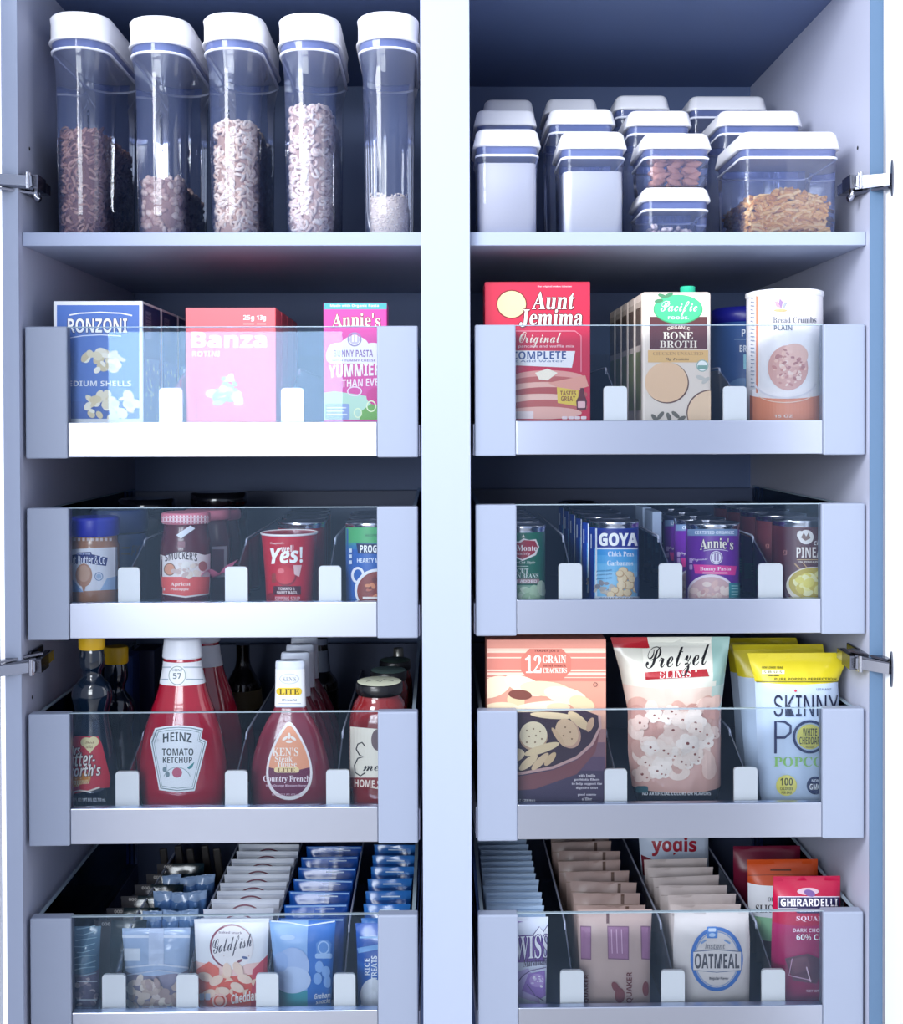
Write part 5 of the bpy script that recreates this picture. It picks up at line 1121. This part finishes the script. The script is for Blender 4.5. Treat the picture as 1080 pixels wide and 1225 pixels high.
P.poly([(624, 1184), (632, 1164), (652, 1160), (654, 1190), (646, 1194)], '#9a7ac4').ell(642, 1172, 9, 8, '#b79ad6'); blob(P, 643, 1174, 8, 8, ['#efeaf8', '#dcd2ee'], 10, 1.2, 2.2)
P.line([(596, 1205), (625, 1166), (634, 1160), (654, 1156)], 1, '#6a5a90').line([(630, 1176), (640, 1190), (650, 1196)], 1, '#6a5a90')
P.build('front_print', b.t)
s1 = pk('cocoa_packet', 'x', '4R', 'packet', 583, 653, 1092, .075, .006, lambda u, v: '#b4cdea', 'cocoa packets', 42, .0022, nu=20, nv=18)
P = s1.print(6, 6, .001); P.rect(585, 1096, 652, 1096.8, '#8fb0d8').build('front_print', s1.t); s1.t['label'] = 'second cocoa packet from the front, its pale top showing'
for i, o in enumerate(row(s1.t, 13, .0235, '%s', dx=-.0003, jx=.0018, jr=.04)): o['label'] = '%s cocoa packet from the front of its file' % ORD[i+2]
# brown oatmeal packets
b = pk('oatmeal_packet', 'brown oatmeal packet with mauve windows, front of its file', '4R', 'packet', 691, 780, 1088, .050, .012, '#b59e98', 'brown oatmeal packets', 51, .0016, nu=24, nv=26)
P = b.print(5, 5, .001)
for a, c_ in ((693, 707), (726, 752), (766, 779)): P.poly([(a, 1107), (c_, 1107.5), (c_, 1148), (a+1, 1147)], '#7a5470').poly([(a+1.2, 1108.5), (c_-1.2, 1109), (c_-1.2, 1146.5), (a+2, 1145.5)], '#94688a')
for a in (731, 737, 743): P.line([(a, 1111), (a+1, 1140)], 1, '#c9a4bf')
P.rect(725, 1090, 728, 1104, '#5a3a3c').text('QUAKER', 749, 1162, 757, 1199, '#6a2f34', 'bold', rot=90).text('QUAKER', 699, 1165, 704, 1199, '#6a2f34', 'bold', rot=90)
P.ell(741, 1190, 6, 9, '#7d4145').ell(736, 1180, 7, 4, '#7d4145', 14, 60).ell(772, 1182, 4, 9, '#7d4145', 14)
P.build('front_print', b.t)
s1 = pk('oatmeal_packet', 'x', '4R', 'packet', 689, 772, 1083, .098, .011, '#a18a84', 'brown oatmeal packets', 52, .0035, nu=22, nv=20)
P = s1.print(6, 6, .001); P.rect(748, 1084, 752, 1098, '#5a4238').rect(690, 1096, 770, 1097, '#8a7468').build('front_print', s1.t); s1.t['label'] = 'second brown oatmeal packet from the front, its top fold showing'
for i, o in enumerate(row(s1.t, 7, .0415, '%s', dx=-.0012, jx=.003, jr=.06)): o['label'] = '%s brown oatmeal packet from the front of its file' % ORD[i+2]
# pale oatmeal packets
b = pk('oatmeal_packet', 'pale oatmeal packet with blue ring emblem, front of its file', '4R', 'packet', 806, 896, 1089, .050, .012, '#d3cccb', 'pale oatmeal packets', 61, .0016, nu=24, nv=26, taper=-1)
P = b.print(5, 5, .001); P.ring(857, 1147, 31.5, 38.5, 4.4, '#3d6fb8', 44).ring(857, 1147, 26.4, 33, .9, '#7a9ac8', 40).rr(845, 1108, 858, 1122, 2, '#4f82c8').rr(847, 1110, 856, 1114, 1, '#cfdcee').ell(851.5, 1118, 4, 2.4, '#a9c4e6')
P.poly([(829, 1138), (857, 1135.5), (886, 1138), (886, 1160), (857, 1162.5), (829, 1160)], '#d3cdcd').line([(829, 1138), (857, 1135.5), (886, 1138)], .9, '#5a6a8a').line([(829, 1160), (857, 1162.5), (886, 1160)], .9, '#5a6a8a')
P.text('instant', 843, 1128, 867, 1134.5, '#8a8a90', 'bi').text('OATMEAL', 830.5, 1140, 884, 1158, '#4a4a54', 'bold', fat=.005).text('Regular Flavor', 848, 1168, 871, 1172.5, '#5a5a64', 'bold').line([(838, 1128), (844, 1124)], 2, '#7a9ac8').line([(866, 1124), (873, 1128)], 2, '#7a9ac8')
P.build('front_print', b.t)
s1 = pk('oatmeal_packet', 'x', '4R', 'packet', 801, 886, 1082, .094, .010, '#bdb1af', 'pale oatmeal packets', 62, .003, nu=22, nv=20)
P = s1.print(6, 6, .001); P.rect(803, 1094, 884, 1095, '#9a8e8c').build('front_print', s1.t); s1.t['label'] = 'second pale oatmeal packet from the front, its top fold showing'
for i, o in enumerate(row(s1.t, 5, .034, '%s', dx=-.0015, jx=.004, jr=.07)): o['label'] = '%s pale oatmeal packet from the front of its file' % ORD[i+2]
b = Pouch('yogurt_snack_bag', 'white and blue bag with red lettering behind the pale oatmeal packets', 'snack bag', '4R', [(985, 763, 846), (1000, 764, 847), (1060, 768, 848), (1110, 772, 846)], .345, .014, lambda u, v: '#ccd9ee', None, wr=.003, seed=71, rough=.25, spec=.8)
P = b.print(5, 5, .001); P.text('yogis', 779, 1001, 833, 1024, '#a01c34', 'bold', fat=.012).poly([(766, 1022), (785, 1030), (776, 1050), (768, 1046)], '#7a2236').build('front_print', b.t)
# chocolate pouches
b = Pouch('chocolate_pouch', 'magenta chocolate pouch with navy name band, beside right corner post', 'pouch', '4R', [(1048, 925, 1005), (1054, 925, 1005), (1110, 923, 1005), (1205, 921, 1005)], .056, .017, lambda u, v: '#b0123f' if v < 1100 else ('#a81c5c' if v < 1150 else '#8f1a4a'), 'chocolate and snack pouches', wr=.0022, seed=81, rough=.25, nu=24, nv=30)
P = b.print(5, 5, .001); P.rect(930, 1072, 1004, 1087, '#d9cfe0').rect(931, 1073, 1004, 1086, '#1f1a4a').text('GHIRARDELLI', 933.5, 1074.5, 1001.5, 1084, '#f6f2fa', 'bold').ell(966, 1066, 13, 4.4, '#c9a9b8', 18).ell(968, 1068, 7, 4, '#6a4a8a', 14, 20).rr(952, 1086, 982, 1092, 2, '#2a1a4e').text('CHOCOLATE', 956, 1087.4, 980, 1090.4, '#e9dff0', 'bold')
P.text('SQUARES', 952, 1095.5, 996, 1102, '#f3d9e6', 'serif').text('DARK CHOCOLATE', 948, 1110, 1004, 1114.5, '#f3d9e6', 'bold').text('60% CACAO', 952, 1117, 1004, 1124, '#ffffff', 'bold').poly([(938, 1146), (966, 1140), (988, 1150), (976, 1176), (948, 1172)], '#5a2a3a').poly([(942, 1148), (964, 1143), (970, 1158), (950, 1164)], '#70404c').line([(947, 1146), (943, 1166), (970, 1172)], 1.2, '#c99ab0').line([(964, 1156), (969, 1174)], 1.4, '#e9c9d6').text('NET WT 5 OZ', 964, 1183, 990, 1186, '#e9c4d4', 'bold')
P.build('front_print', b.t)
def oz(u, v): return '#c24a1c' if v < 1058 else ('#e6eaf2' if v < 1092 else ('#8fc49a' if v < 1122 else '#5a4a50'))
b = Pouch('snack_pouch', 'white pouch with orange top behind the magenta chocolate pouch', 'pouch', '4R', [(1028, 893, 978), (1036, 894, 978), (1100, 895, 977), (1140, 896, 977)], .150, .016, oz, 'chocolate and snack pouches', wr=.002, seed=82, nu=24, nv=26)
P = b.print(5, 5, .001); P.text('SLICES', 903.5, 1082, 935, 1091.5, '#3a3a42', 'serif').text('ORG', 918, 1073, 930, 1078, '#5a5a62', 'serif').rect(921, 1039, 946, 1041.4, '#5a2412').line([(886, 1047), (935, 1046), (984, 1047)], 1, '#8f3412').ell(900, 1104, 10, 8, '#a9d6a0').line([(885.5, 1030), (886, 1056)], 2, '#efe6e4').line([(983, 1029), (983, 1046)], 2, '#efe6e4')
P.build('front_print', b.t)
b = Pouch('snack_pouch', 'dull maroon pouch at back, behind the orange-topped pouch', 'pouch', '4R', [(1012, 877, 957), (1030, 877, 957), (1100, 878, 956)], .235, .016, lambda u, v: '#6a1230' if u > 876 or v < 1025 else '#8a7a92', 'chocolate and snack pouches', wr=.003, seed=83)
